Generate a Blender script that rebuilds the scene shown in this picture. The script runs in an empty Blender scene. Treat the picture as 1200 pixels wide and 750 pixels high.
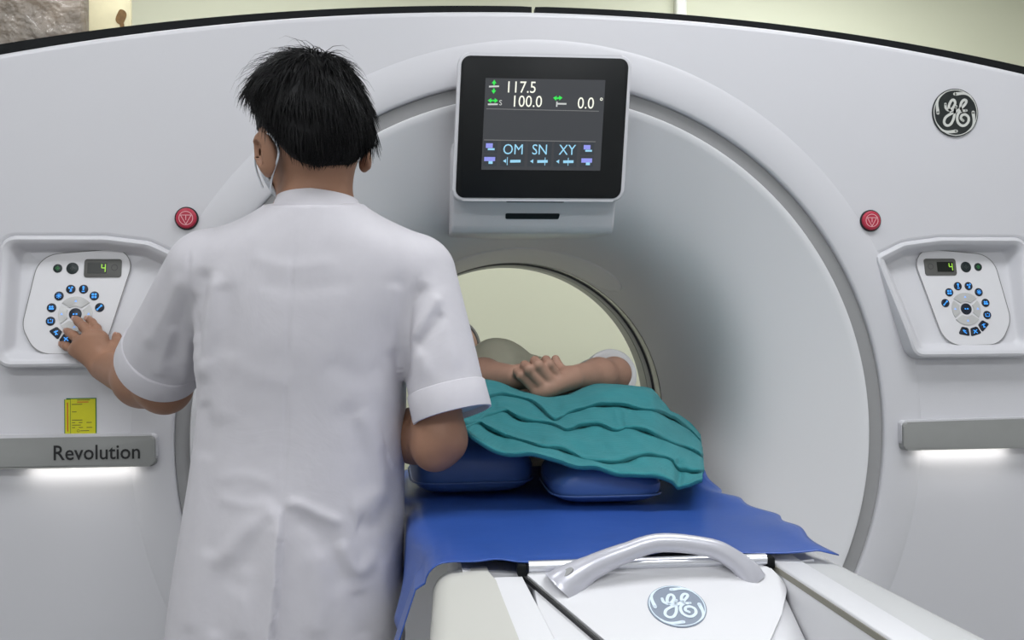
import bpy, bmesh, math, random, time
import numpy as np
from mathutils import Vector, Matrix
T0 = time.time()
random.seed(4); np.random.seed(4)
PI = math.pi
scene = bpy.context.scene
COL = scene.collection

# ------------------------------------------------------------------ camera
cam_d = bpy.data.cameras.new('camera'); cam = bpy.data.objects.new('camera', cam_d); COL.objects.link(cam)
cam_d.sensor_width = 36.0; cam_d.lens = 36.0; cam_d.shift_y = 2.5 / 1200.0
CAM = np.array([-0.283, -2.131, 1.3325]); PSI = 0.1037
ROLL = 0.007
cam.location = CAM; cam.rotation_euler = (Matrix.Rotation(-PSI, 3, 'Z') @ Matrix.Rotation(PI / 2, 3, 'X') @ Matrix.Rotation(-ROLL, 3, 'Z')).to_euler()
cam_d.clip_start = 0.05; cam_d.clip_end = 60
scene.camera = cam

# ------------------------------------------------------------------ world, exposure
w = bpy.data.worlds.new('world'); scene.world = w; w.use_nodes = True
w.node_tree.nodes['Background'].inputs[0].default_value = (0.8, 0.86, 0.95, 1)
w.node_tree.nodes['Background'].inputs[1].default_value = 0.05
vs = scene.view_settings
vs.view_transform = 'Standard'; vs.look = 'None'; vs.exposure = -0.13; vs.gamma = 1.0; vs.use_curve_mapping = False
# ceiling luminaires: (x, y, length, width, watt)
LIGHTS = [(0.65, -0.95, 1.25, 0.6, 25), (-1.5, -0.95, 1.25, 0.6, 13), (0.65, -3.2, 1.25, 0.6, 30),
          (-1.5, -3.2, 1.25, 0.6, 27), (1.3, 1.55, 1.25, 0.6, 30), (-1.1, 1.55, 1.25, 0.6, 18)]
LAMP_COL = (0.96, 0.98, 1.0)
CEIL = 3.1

# ------------------------------------------------------------------ materials
MATS = {}
def mat(name, col, rough=0.5, metal=0.0, spec=0.5, noise=0.0, nscale=30.0, bump=0.0, bscale=200.0, emit=None, estr=0.0,
        coat=0.0, sss=0.0, trans=0.0, alpha=1.0, col2=None, bdist=0.001, sheen=0.0, ior=1.45):
    if name in MATS: return MATS[name]
    m = bpy.data.materials.new(name); m.use_nodes = True; nt = m.node_tree; b = nt.nodes['Principled BSDF']
    b.inputs['Base Color'].default_value = (*col, 1); b.inputs['Roughness'].default_value = rough
    b.inputs['Metallic'].default_value = metal; b.inputs['Specular IOR Level'].default_value = spec
    b.inputs['Coat Weight'].default_value = coat; b.inputs['IOR'].default_value = ior
    b.inputs['Transmission Weight'].default_value = trans; b.inputs['Alpha'].default_value = alpha
    b.inputs['Sheen Weight'].default_value = sheen
    if sss:
        b.inputs['Subsurface Weight'].default_value = sss; b.inputs['Subsurface Radius'].default_value = (1.0, .35, .2)
        b.inputs['Subsurface Scale'].default_value = 0.004
    if emit: b.inputs['Emission Color'].default_value = (*emit, 1); b.inputs['Emission Strength'].default_value = estr
    tc = nt.nodes.new('ShaderNodeTexCoord')
    if noise:
        n = nt.nodes.new('ShaderNodeTexNoise'); n.inputs['Scale'].default_value = nscale; n.inputs['Detail'].default_value = 5
        nt.links.new(tc.outputs['Object'], n.inputs['Vector'])
        r = nt.nodes.new('ShaderNodeMix'); r.data_type = 'RGBA'
        c2 = col2 if col2 else tuple(max(0, c * (1 - noise)) for c in col)
        r.inputs[6].default_value = (*col, 1); r.inputs[7].default_value = (*c2, 1)
        cr = nt.nodes.new('ShaderNodeMapRange'); cr.inputs['From Min'].default_value = .35; cr.inputs['From Max'].default_value = .65
        nt.links.new(n.outputs['Fac'], cr.inputs['Value']); nt.links.new(cr.outputs[0], r.inputs[0])
        nt.links.new(r.outputs[2], b.inputs['Base Color'])
    if bump:
        n2 = nt.nodes.new('ShaderNodeTexNoise'); n2.inputs['Scale'].default_value = bscale; n2.inputs['Detail'].default_value = 3
        nt.links.new(tc.outputs['Object'], n2.inputs['Vector'])
        bp = nt.nodes.new('ShaderNodeBump'); bp.inputs['Strength'].default_value = bump; bp.inputs['Distance'].default_value = bdist
        nt.links.new(n2.outputs['Fac'], bp.inputs['Height']); nt.links.new(bp.outputs[0], b.inputs['Normal'])
    MATS[name] = m; return m

WHITE = mat('gantry white enamel', (.595, .592, .625), .36, noise=.02, nscale=2)
DISHW = mat('dish white enamel', (.70, .70, .725), .42, noise=.02, nscale=2)
RINGG = mat('ring grey paint', (.30, .30, .305), .45, noise=.03)
BARG = mat('accent bar grey', (.27, .275, .27), .42, noise=.03)
BLACKR = mat('black rubber', (.008, .009, .010), .6, bump=.1, spec=.15)
PADG = mat('bore pad grey', (.78, .78, .80), .4, noise=.02)
TUNG = mat('tunnel grey', (.33, .34, .34), .35, noise=.04)
TUND = mat('tunnel dark groove', (.05, .052, .06), .4, noise=.05)
MYLAR = mat('tunnel scan window', (.52, .53, .50), .12, noise=.02)
TABW = mat('table white enamel', (.69, .69, .715), .3, noise=.015, nscale=3)
TABG = mat('table grey enamel', (.52, .525, .53), .4, noise=.02, nscale=3)
TABC = mat('table cream enamel', (.52, .515, .48), .4, noise=.02, nscale=3)
CHROME = mat('satin aluminium', (.72, .73, .78), .28, .75)
SILV = mat('emblem silver', (.62, .63, .60), .35, .2)
EMBD = mat('emblem dark ground', (.018, .022, .022), .3)
EMBB = mat('emblem pale blue', (.66, .76, .85), .35)
EMBG = mat('emblem blue grey ground', (.21, .25, .32), .35)
LETTER = mat('lettering black', (.01, .01, .012), .5)
GLASSB = mat('black bezel glass', (.006, .007, .008), .38, spec=.3)
RED = mat('red button', (.42, .025, .055), .35)
PINK = mat('pale pink print', (.75, .42, .45), .5)
BTN = mat('dark navy button', (.006, .010, .022), .3)
BTNB = mat('black green button', (.008, .016, .018), .3)
BTNS = mat('silver key', (.50, .50, .50), .32, .15)
LINEG = mat('outline grey', (.20, .20, .20), .5)
LCDG = mat('readout frame grey', (.09, .09, .085), .4)
LCDK = mat('readout dark', (.004, .006, .004), .3)
def glow(name, c, s): return mat(name, tuple(x * .3 for x in c), .5, emit=c, estr=s)
GBLUE = glow('blue icon glow', (.05, .35, 1.0), 1.1)
GGREEN = glow('green digit glow', (.45, .9, .08), .8)
GGREEND = glow('dim green glow', (.03, .25, .06), .5)
GSCR = glow('screen background glow', (.045, .048, .055), .75)
GSCR2 = glow('screen key glow', (.030, .036, .045), .8)
GWHITE = glow('screen white glow', (.95, .95, .82), .9)
GCYAN = glow('screen cyan glow', (.35, .72, .95), .75)
GLINE = glow('screen line glow', (.25, .25, .25), .6)
GVIO = glow('screen violet glow', (.30, .32, .85), .8)
GLIME = glow('screen green glow', (.03, .75, .08), .9)
LED = glow('warm white light strip', (1.0, .98, .90), 2.0)

# ------------------------------------------------------------------ helpers
def link(o, parent=None):
    COL.objects.link(o)
    if parent is not None: o.parent = parent
    return o
def tag(o, label=None, cat=None, group=None, kind=None):
    if label: o['label'] = label
    if cat: o['category'] = cat
    if group: o['group'] = group
    if kind: o['kind'] = kind
    return o
def empty(name, loc, label, cat, group=None):
    o = bpy.data.objects.new(name, None); o.location = loc; o.empty_display_size = .05; link(o); tag(o, label, cat, group); o.rotation_euler = (0, 0, 0)
    return o
def shade(me, ang=35):
    if len(me.polygons):
        me.polygons.foreach_set('use_smooth', [True] * len(me.polygons))
        try: me.set_sharp_from_angle(angle=math.radians(ang))
        except Exception: pass
def put(name, V, F, m, parent=None, ang=35, mi=None):
    """one mesh object from world-space vertices; under a parent the vertices become local to it"""
    V = np.asarray(V, float).reshape(-1, 3)
    off = np.zeros(3)
    if parent is not None:
        p = parent
        while p is not None: off = off + np.array(p.location); p = p.parent
        V = V - off; loc = None
    else:
        loc = (V.min(0) + V.max(0)) / 2; loc[2] = V[:, 2].min(); V = V - loc
    me = bpy.data.meshes.new(name); me.from_pydata(V.tolist(), [], [list(map(int, f)) for f in F]); me.update()
    for x in (m if isinstance(m, (list, tuple)) else [m]): me.materials.append(x)
    if mi is not None: me.polygons.foreach_set('material_index', list(map(int, mi)))
    if ang >= 0: shade(me, ang)
    o = bpy.data.objects.new(name, me); link(o, parent)
    if loc is not None: o.location = loc
    return o
def joinVF(parts):
    V = []; F = []; MI = []; n = 0
    for p in parts:
        v, f = p[0], p[1]; k = p[2] if len(p) > 2 else 0
        V.append(np.asarray(v, float).reshape(-1, 3)); F += [[i + n for i in q] for q in f]; MI += [k] * len(f); n += len(V[-1])
    return np.vstack(V), F, MI
def bm_out(bm):
    bm.verts.ensure_lookup_table(); bm.verts.index_update()
    V = [tuple(v.co) for v in bm.verts]; F = [[v.index for v in f.verts] for f in bm.faces]; bm.free(); return V, F
def box(x0, x1, y0, y1, z0, z1, bev=0.0, seg=2):
    bm = bmesh.new(); bmesh.ops.create_cube(bm, size=1)
    for v in bm.verts: v.co = Vector(((x0 + x1) / 2 + v.co.x * (x1 - x0), (y0 + y1) / 2 + v.co.y * (y1 - y0), (z0 + z1) / 2 + v.co.z * (z1 - z0)))
    if bev: bmesh.ops.bevel(bm, geom=list(bm.edges), offset=bev, segments=seg, profile=.5, affect='EDGES')
    return bm_out(bm)
def prism(poly, h0, h1, M, bev=0.0, seg=3):
    """2-D polygon extruded from h0 to h1; M maps (a,b,h) to world; the h1 edge is bevelled"""
    bm = bmesh.new(); lo = [bm.verts.new((p[0], p[1], h0)) for p in poly]; hi = [bm.verts.new((p[0], p[1], h1)) for p in poly]
    n = len(poly); top = bm.faces.new(hi); bm.faces.new(lo[::-1])
    for i in range(n): bm.faces.new((lo[i], lo[(i + 1) % n], hi[(i + 1) % n], hi[i]))
    if bev: bmesh.ops.bevel(bm, geom=list(top.edges), offset=bev, segments=seg, profile=.5, affect='EDGES')
    bmesh.ops.recalc_face_normals(bm, faces=bm.faces)
    V, F = bm_out(bm); return [M(*v) for v in V], F
def rpoly(pts, rads, n=7):
    """polygon with rounded corners"""
    out = []; k = len(pts)
    if not isinstance(rads, (list, tuple)): rads = [rads] * k
    for i in range(k):
        p = np.array(pts[i], float); a = np.array(pts[i - 1], float) - p; b = np.array(pts[(i + 1) % k], float) - p
        la, lb = np.linalg.norm(a), np.linalg.norm(b); a /= la; b /= lb
        ang = math.acos(max(-1, min(1, float(a @ b)))); r = rads[i]
        if r <= 0 or ang > 3.1: out.append(tuple(p)); continue
        d = min(r / math.tan(ang / 2), la * .49, lb * .49); r = d * math.tan(ang / 2)
        c = p + (a + b) / np.linalg.norm(a + b) * (r / math.sin(ang / 2)); s = p + a * d - c; e = p + b * d - c
        a0 = math.atan2(s[1], s[0]); a1 = math.atan2(e[1], e[0]); da = (a1 - a0 + PI) % (2 * PI) - PI
        for j in range(n + 1):
            t = a0 + da * j / n; out.append((c[0] + r * math.cos(t), c[1] + r * math.sin(t)))
    return out
def circ(r, n=32, c=(0, 0), rx=1.0): return [(c[0] + rx * r * math.cos(2 * PI * i / n), c[1] + r * math.sin(2 * PI * i / n)) for i in range(n)]
def resample(pts, n, closed=False):
    P = np.asarray(pts, float)
    if closed: P = np.vstack([P, P[:1]])
    L = np.r_[0, np.cumsum(np.linalg.norm(np.diff(P, axis=0), axis=1))]
    t = np.linspace(0, L[-1], n + 1)[:-1] if closed else np.linspace(0, L[-1], n)
    return np.c_[tuple(np.interp(t, L, P[:, i]) for i in range(P.shape[1]))]
def spline(pts, n, closed=False):
    """Catmull-Rom through points (any dimension), n samples"""
    P = np.asarray(pts, float); k = len(P)
    if closed: ts = np.linspace(0, k, n, endpoint=False); g = lambda i: P[i % k]
    else: ts = np.linspace(0, k - 1 - 1e-9, n); g = lambda i: P[i] if 0 <= i < k else (2 * P[0] - P[1] if i < 0 else 2 * P[-1] - P[-2])
    out = []
    for t in ts:
        i = int(t); u = t - i; a, b, c, d = g(i - 1), g(i), g(i + 1), g(i + 2)
        out.append(.5 * (2 * b + (c - a) * u + (2 * a - 5 * b + 4 * c - d) * u * u + (3 * b - a - 3 * c + d) * u ** 3))
    return np.array(out)
def grid_faces(nu, nv, cu=False, cv=False):
    F = []
    for i in range(nu if cu else nu - 1):
        for j in range(nv if cv else nv - 1):
            a = i * nv + j; b = ((i + 1) % nu) * nv + j; c = ((i + 1) % nu) * nv + (j + 1) % nv; d = i * nv + (j + 1) % nv
            F.append((a, b, c, d))
    return F
def tube(pts, rad, n=10, cap=True, flat=1.0, up=(0, 0, 1)):
    P = np.asarray(pts, float); k = len(P); rad = np.broadcast_to(np.asarray(rad, float), (k,))
    Tn = np.gradient(P, axis=0); Tn /= np.linalg.norm(Tn, axis=1)[:, None] + 1e-12
    u = np.asarray(up, float); V = []; prev = None
    for i in range(k):
        s = np.cross(Tn[i], u) if prev is None else prev - Tn[i] * (prev @ Tn[i])
        if np.linalg.norm(s) < 1e-6: s = np.cross(Tn[i], (1, 0, 0))
        s /= np.linalg.norm(s); prev = s; q = np.cross(s, Tn[i])
        for j in range(n):
            a = 2 * PI * j / n; V.append(P[i] + rad[i] * (math.cos(a) * s + flat * math.sin(a) * q))
    F = [f[::-1] for f in grid_faces(k, n, cv=True)]
    if cap: F += [list(range(n)), list(range((k - 1) * n, k * n))[::-1]]
    return np.array(V), F
def ribbon(pts, wid, h0, h1, M, closed=False):
    """flat stroke of varying width extruded h0..h1"""
    P = np.asarray(pts, float); k = len(P); wid = np.broadcast_to(np.asarray(wid, float), (k,))
    if closed: Tn = np.roll(P, -1, 0) - np.roll(P, 1, 0)
    else: Tn = np.gradient(P, axis=0)
    Tn /= np.linalg.norm(Tn, axis=1)[:, None] + 1e-12; N = np.c_[-Tn[:, 1], Tn[:, 0]]
    L = P + N * wid[:, None] / 2; R = P - N * wid[:, None] / 2; V = []
    for i in range(k): V += [M(*L[i], h1), M(*R[i], h1), M(*L[i], h0), M(*R[i], h0)]
    F = []
    for i in range(k if closed else k - 1):
        a = 4 * i; b = 4 * ((i + 1) % k)
        F += [(a, a + 1, b + 1, b), (a, b, b + 2, a + 2), (a + 1, a + 3, b + 3, b + 1)]
    return V, F
def lathe(prof, n=128, a0=0.0, a1=2 * PI, ZC=1.09, XC=0.0):
    """profile (radius, y) turned about the bore axis; angle from +X"""
    full = abs(a1 - a0 - 2 * PI) < 1e-6; V = []
    for i in range(n if full else n + 1):
        a = a0 + (a1 - a0) * i / n
        for r, y in prof: V.append((XC + r * math.cos(a), y, ZC + r * math.sin(a)))
    return V, grid_faces(n if full else n + 1, len(prof), cu=full)
def curve_plate(outlines, y0, y1, bev, res=3, evenodd=True):
    """flat plate in XZ with holes, edges rounded, from y0 (front) to y1"""
    cu = bpy.data.curves.new('tmp', 'CURVE'); cu.dimensions = '2D'; cu.fill_mode = 'BOTH'
    cu.extrude = max(1e-5, (y1 - y0) / 2 - bev); cu.bevel_depth = bev; cu.bevel_resolution = res; cu.offset = -bev
    for o in outlines:
        s = cu.splines.new('POLY'); s.points.add(len(o) - 1); s.use_cyclic_u = True
        for i, p in enumerate(o): s.points[i].co = (p[0], p[1], 0, 1)
    ob = bpy.data.objects.new('tmp', cu); COL.objects.link(ob)
    dg = bpy.context.evaluated_depsgraph_get(); me = bpy.data.meshes.new_from_object(ob.evaluated_get(dg))
    V = np.array([v.co[:] for v in me.vertices]); F = [list(p.vertices) for p in me.polygons]
    bpy.data.objects.remove(ob); bpy.data.curves.remove(cu); bpy.data.meshes.remove(me)
    return np.c_[V[:, 0], (y0 + y1) / 2 - V[:, 2], V[:, 1]], F
def text_mesh(body, size, M, h0=0.0, h1=0.0008, align='LEFT', sx=1.0, shear=0.0, bold=0.0):
    cu = bpy.data.curves.new('tmp', 'FONT'); cu.body = body; cu.size = size; cu.align_x = align; cu.shear = shear; cu.offset = bold
    cu.resolution_u = 3
    ob = bpy.data.objects.new('tmp', cu); COL.objects.link(ob)
    dg = bpy.context.evaluated_depsgraph_get(); me = bpy.data.meshes.new_from_object(ob.evaluated_get(dg))
    V = [M(v.co.x * sx, v.co.y, h1) for v in me.vertices]; F = [list(p.vertices) for p in me.polygons]
    bpy.data.objects.remove(ob); bpy.data.curves.remove(cu); bpy.data.meshes.remove(me)
    return V, F
def plane_map(o, ea, eb, eh):
    o, ea, eb, eh = (np.asarray(q, float) for q in (o, ea, eb, eh))
    return lambda a, b, h=0.0: o + a * ea + b * eb + h * eh
def smooth01(x): x = np.clip(x, 0, 1); return x * x * (3 - 2 * x)

# ------------------------------------------------------------------ room
XL, XR, YF, YB = -3.2, 2.9, -4.6, 2.5
WALLM = mat('pale green wall paint', (.70, .71, .55), .7, noise=.03, nscale=1.5, bump=.08, bscale=120)
WALLW = mat('off white wall paint', (.82, .82, .80), .7, noise=.03, nscale=1.5, bump=.08, bscale=120)
FLOORM = mat('grey vinyl floor', (.33, .34, .35), .35, noise=.12, nscale=18)
CEILM = mat('ceiling tile white', (.78, .78, .77), .8, noise=.05, nscale=60, bump=.2, bscale=150)
def st(name, vf, m): return tag(put(name, vf[0], vf[1], m, ang=-1), kind='structure')
st('floor', box(XL - .1, XR + .1, YF - .1, YB + .1, -.1, 0), FLOORM)
st('ceiling', box(XL - .1, XR + .1, YF - .1, YB + .1, CEIL, CEIL + .1), CEILM)
st('wall_back', box(XL - .1, XR + .1, YB, YB + .1, 0, CEIL), WALLM)
st('wall_front', box(XL - .1, XR + .1, YF - .1, YF, 0, CEIL), WALLW)
st('wall_left', box(XL - .1, XL, YF, YB, 0, CEIL), WALLW)
st('wall_right', box(XR, XR + .1, YF, YB, 0, CEIL), WALLW)
st('trim_1', box(.96, 1.01, YB - .05, YB, 0, CEIL, .008), mat('trim white paint', (.80, .81, .74), .5, noise=.02))
st('baseboard_back', box(XL, XR, YB - .02, YB, 0, .1, .004), mat('baseboard grey', (.3, .3, .3), .5, noise=.05))
LAMPD = glow('lamp diffuser', LAMP_COL, 3.0)
LAMPF = mat('lamp frame white', (.8, .8, .8), .4, noise=.02)
lamp_labels = ['ceiling panel light above the patient table', 'ceiling panel light above the left side of the scanner front',
               'ceiling panel light behind the camera on the right', 'ceiling panel light behind the camera on the left',
               'ceiling panel light behind the scanner on the right', 'ceiling panel light behind the scanner on the left']
for (lx, ly, ll, lw, wt), lab in zip(LIGHTS, lamp_labels):
    r = empty('ceiling_light', (lx, ly, CEIL - .03), lab, 'ceiling light', 'ceiling panel lights')
    fr = [box(lx - ll / 2, lx + ll / 2, ly - lw / 2, ly - lw / 2 + .025, CEIL - .03, CEIL, .003), box(lx - ll / 2, lx + ll / 2, ly + lw / 2 - .025, ly + lw / 2, CEIL - .03, CEIL, .003),
          box(lx - ll / 2, lx - ll / 2 + .025, ly - lw / 2, ly + lw / 2, CEIL - .03, CEIL, .003), box(lx + ll / 2 - .025, lx + ll / 2, ly - lw / 2, ly + lw / 2, CEIL - .03, CEIL, .003)]
    v, f, _ = joinVF(fr); put('frame', v, f, LAMPF, r)
    v, f = box(lx - ll / 2 + .025, lx + ll / 2 - .025, ly - lw / 2 + .025, ly + lw / 2 - .025, CEIL - .012, CEIL - .004); put('diffuser', v, f, LAMPD, r)
    ld = bpy.data.lights.new('lamp', 'AREA'); ld.shape = 'RECTANGLE'; ld.size = ll - .06; ld.size_y = lw - .06; ld.energy = wt; ld.color = LAMP_COL
    lo = bpy.data.objects.new('lamp', ld); link(lo, r); lo.location = (0, 0, .012)

# ------------------------------------------------------------------ scanner gantry
ZI = 1.09; RO = .751
gantry = empty('ct_scanner', (0, .4, 0), 'large white scanner with round bore, control panels and black display', 'scanner')
def top_arc(x, dz=0.0): return 1.984 + dz - (5.4 - math.sqrt(5.4 ** 2 - x * x))
def outline(hw, dz, zb=.06, rc=.06):
    pts = [(x, top_arc(x, dz)) for x in np.linspace(hw, -hw, 61)] + [(-hw, zb), (hw, zb)]
    return rpoly(pts, [rc] + [0] * 59 + [rc, .02, .02])
POCK = [(.732, 1.470), (.795, 1.500), (.88, 1.511), (1.084, 1.511), (1.084, 1.250), (.803, 1.250)]
POCKR = rpoly(POCK, [.012, .05, .10, .03, .03, .03], 6)
POCKL = [(-x, z) for x, z in POCKR][::-1]
def inset(poly, d):
    P = np.array(poly); c = P.mean(0); Tn = np.roll(P, -1, 0) - np.roll(P, 1, 0); Tn /= np.linalg.norm(Tn, axis=1)[:, None] + 1e-9
    N = np.c_[-Tn[:, 1], Tn[:, 0]]
    if ((c - P) * N).sum() < 0: N = -N
    return P + N * d
V, F = curve_plate([outline(1.15, 0), circ(RO + .002, 160, (0, ZI)), [tuple(p) for p in inset(POCKR, .004)], [tuple(p) for p in inset(POCKL, .004)]], 0, .075, .012, 4)
put('front_cover', V, F, WHITE, gantry, 40)
# raised ridge around the ring
V, F = lathe([(.838, .0012), (.835, .0), (.825, -.0016), (.812, -.0032), (.800, -.0042), (.785, -.0042), (.770, -.0030), (.758, -.0010), (.7525, .0010), (.7515, .004), (.7515, .03)], 200)
put('ring_ridge', V, F, WHITE, gantry, 60)
V, F = lathe([(.7515, .03), (.7505, .010), (.722, .016), (.7215, .03)], 200); put('ring_band', V, F, RINGG, gantry, 40)
lipprof = [(.7215, .03), (.7212, .010), (.7195, .0065), (.716, .006)]
dish = [(.716 - .316 * t, .006 + .15 * t + .385 * t ** 8) for t in 1 - (1 - np.linspace(0, 1, 40)) ** 1.6][1:]
DISH_END = dish[-1]
V, F = lathe(lipprof + dish + [(.3985, .549)], 200); put('bore_dish', V, F, DISHW, gantry, 40)
def cone_y(r): t = max(0, min(1, (.716 - r) / .316)); return .006 + .15 * t + .385 * t ** 8
# pad above the bore mouth
padp = []; na = 90
for i in range(na + 1):
    a = math.radians(90 - 39 + 78 * i / na); e = min(1, min(i, na - i) / 12.0); e = math.sqrt(max(0, 1 - (1 - e) ** 2))
    rm = .4125; hw = .0116 * max(e, .02)
    row = []
    for q, hh in ((-1, 0), (-.96, .0022), (-.85, .003), (0, .0034), (.85, .003), (.96, .0022), (1, 0)):
        r = rm + hw * q; yy = cone_y(r) - .4 * hh; r -= .9 * hh; row.append((r * math.cos(a), yy, ZI + r * math.sin(a)))
    padp += row
put('bore_pad', padp, grid_faces(na + 1, 7), PADG, gantry, 50)
for nm, prof, m in (('tunnel_lip', [(.3985, .549), (.3975, .553), (.398, .558), (.402, .560)], TUND),
                    ('scan_window', [(.402, .560), (.4015, .563), (.4015, .632), (.402, .635)], MYLAR),
                    ('tunnel_groove', [(.402, .635), (.408, .637), (.408, .647), (.399, .649)], TUND),
                    ('tunnel_wall', [(.399, .649), (.3975, .652), (.3975, .692), (.401, .695), (.401, .70), (.3975, .703), (.3975, .785), (.399, .790), (.41, .80)], TUNG),
                    ('rear_cone', [(.41, .80), (.45, .86), (.62, 1.06), (.66, 1.075)], DISHW)):
    V, F = lathe(prof, 160); put(nm, V, F, m, gantry, 40)
# black gasket in two halves, seam at the middle
for sgn in (-1, 1):
    hi = [(sgn * x, top_arc(x, .0365) + .011 * (x / 1.15) ** 2) for x in np.linspace(.004 if sgn > 0 else .004, 1.165, 50)]
    lo = [(sgn * x, top_arc(x, -.05)) for x in np.linspace(1.165, .004, 50)]
    pl = rpoly(hi + lo, [0] * 49 + [.02] + [0] * 50)
    V, F = prism(pl, 0, .03, plane_map((0, .115, 0), (1, 0, 0), (0, 0, 1), (0, -1, 0)), .003)
    put('gasket', V, F, BLACKR, gantry, 40)
V, F = curve_plate([outline(1.14, -.02), circ(.67, 96, (0, ZI))], 1.05, 1.08, .01, 2); put('rear_cover', V, F, WHITE, gantry)
ol = outline(1.14, -.02); n = len(ol)
V = [(p[0], .07, p[1]) for p in ol] + [(p[0], 1.06, p[1]) for p in ol]
put('side_cover', V, [(i, (i + 1) % n, n + (i + 1) % n, n + i) for i in range(n)], WHITE, gantry)
v, f = box(-1.12, 1.12, .1, 1.0, 0, .07, .01); put('base', v, f, BLACKR, gantry)

# emblem: disc, ring, four swirls and a script monogram
def emblem(parent, M, R, ground, line, label):
    V, F = prism(circ(R, 56), -.004, .0015, M, .0012, 2); b = put('logo_badge', V, F, ground, parent); b['label'] = label
    nrm = lambda L: [((x - 360) / 290 * R, (375 - y) / 312 * R) for x, y in L]
    S1 = nrm([(232, 265), (236, 315), (272, 346), (320, 320), (354, 262), (345, 216), (314, 216), (284, 265), (275, 322), (302, 360), (342, 345), (368, 295)])
    S2 = nrm([(352, 330), (346, 400), (325, 480), (285, 537), (238, 540), (213, 500), (233, 440), (290, 398), (370, 358), (440, 310), (490, 252), (496, 215), (464, 210), (433, 250), (424, 310), (450, 346), (497, 346)])
    S3 = nrm([(440, 350), (396, 385), (380, 440), (390, 500), (432, 541), (482, 536), (522, 490), (522, 430), (482, 398), (440, 410), (428, 450), (457, 477)])
    parts = []
    for S in (S1, S2, S3):
        P = spline(S, 70); parts.append(ribbon(P, .105 * R, .001, .0023, M))
        for e in (P[0], P[-1]): parts.append(prism(circ(.052 * R, 14, e), .001, .0023, M))
    parts.append(ribbon(circ(.945 * R, 64), .035 * R, .001, .0022, M, True))
    for k in range(4):
        P = []; W = []
        for t in np.linspace(0, 1, 26):
            a = math.radians(92 - 90 * k - t * 66); r = (.775 + .165 * smooth01(t * 1.5)) * R
            P.append((r * math.cos(a), r * math.sin(a))); W.append((.125 * (1 - t) ** .8 + .02) * R)
        parts.append(ribbon(P, W, .001, .0023, M)); parts.append(prism(circ(.066 * R, 16, P[0]), .001, .0023, M))
    v, f, _ = joinVF(parts); put('emblem', v, f, line, b, 30)
    return b
emblem(gantry, plane_map((.917, -.002, 1.784), (1, 0, 0), (0, 0, 1), (0, -1, 0)), .0525, EMBD, SILV, 'round dark badge with silver script monogram')

# emergency stop buttons
for sx in (-1, 1):
    M = plane_map((sx * .722, -.001, 1.547), (1, 0, 0), (0, 0, 1), (0, -1, 0))
    V, F = prism(circ(.0235, 32), -.004, .003, M, .001); e = put('emergency_button', V, F, LETTER, gantry)
    V, F = prism(circ(.0208, 32), .000, .0085, M, .004, 4); put('button_cap', V, F, RED, e)
    tri = [(-.0105, .006), (.0105, .006), (0, -.0125)]
    tp = resample(tri, 60, True)
    pr = [ribbon(circ(.0135, 32), .0013, .008, .009, M, True), ribbon([(0, .006), (0, -.004)], .0014, .008, .009, M)]
    for i in range(3): pr.append(ribbon([tri[i], tri[(i + 1) % 3]], .0013, .008, .009, M))
    v, f, _ = joinVF(pr); put('stop_symbol', v, f, PINK, e)

# control panels in their pockets
def icon(kind, M, s):
    """small blue pictograms as flat raised print"""
    p = []; h = (.0028, .0032)
    def R_(a0, a1, b0, b1): return prism([(a0 * s, b0 * s), (a1 * s, b0 * s), (a1 * s, b1 * s), (a0 * s, b1 * s)], h[0], h[1], M)
    def L_(pts, wd=.16): return ribbon([(a * s, b * s) for a, b in pts], wd * s, h[0], h[1], M)
    def C_(a, b, r): return prism([(a * s + r * s * math.cos(k * PI / 5), b * s + r * s * math.sin(k * PI / 5)) for k in range(10)], h[0], h[1], M)
    if kind == 0: p = [L_([(-.45, -.45), (.3, .3)], .2), C_(.35, .35, .22), C_(-.42, -.42, .2)]
    elif kind == 1: p = [R_(-.5, -.08, .08, .5), R_(.08, .5, .08, .5), R_(-.5, -.08, -.5, -.08), R_(.08, .5, -.5, -.08)]
    elif kind == 2: p = [C_(0, .4, .24), R_(-.15, .15, -.2, .2), L_([(-.3, -.5), (.3, -.5)], .2)]
    elif kind == 3: p = [C_(-.28, .25, .2), C_(.3, .35, .2), C_(.1, -.1, .2), L_([(-.2, -.45), (.3, -.4)], .2)]
    elif kind == 4: p = [C_(0, 0, .26)] + [L_([(.34 * math.cos(k * PI / 4), .34 * math.sin(k * PI / 4)), (.55 * math.cos(k * PI / 4), .55 * math.sin(k * PI / 4))], .16) for k in range(8)]
    elif kind == 5: p = [R_(-.5, .5, -.4, -.05), C_(-.3, .2, .2), C_(.2, .2, .2)]
    elif kind == 6: p = [L_([(-.45, .35), (-.45, -.35), (.45, -.35), (.45, .35)], .16), L_([(-.1, .35), (.2, .35)], .16)]
    elif kind == 7: p = [L_([(-.4, .1), (.4, .35)], .17), L_([(0, .4), (0, -.5)], .17), L_([(0, -.1), (.4, -.4)], .17)]
    elif kind == 8: p = [L_([(-.45, .35), (.45, -.35)], .17), L_([(.4, .4), (-.1, .05), (-.35, -.45)], .17)]
    elif kind == 9: p = [L_([(-.45, .3), (.3, .1)], .17), L_([(-.1, .4), (-.2, 0), (.4, -.4)], .17)]
    elif kind == 10: p = [prism([(-.35 * s, -.2 * s), (.35 * s, -.2 * s), (0, .35 * s)], h[0], h[1], M)]
    elif kind == 11: p = [L_([(-.5, 0), (-.12, 0)], .3), L_([(.12, 0), (.5, 0)], .3)]
    elif kind == 12: p = [ribbon([(a * s, b * s) for a, b in ((-.4, 0), (0, .4), (.4, 0), (0, -.4))], .13 * s, h[0], h[1], M, True), C_(0, 0, .14)]
    return p
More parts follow.
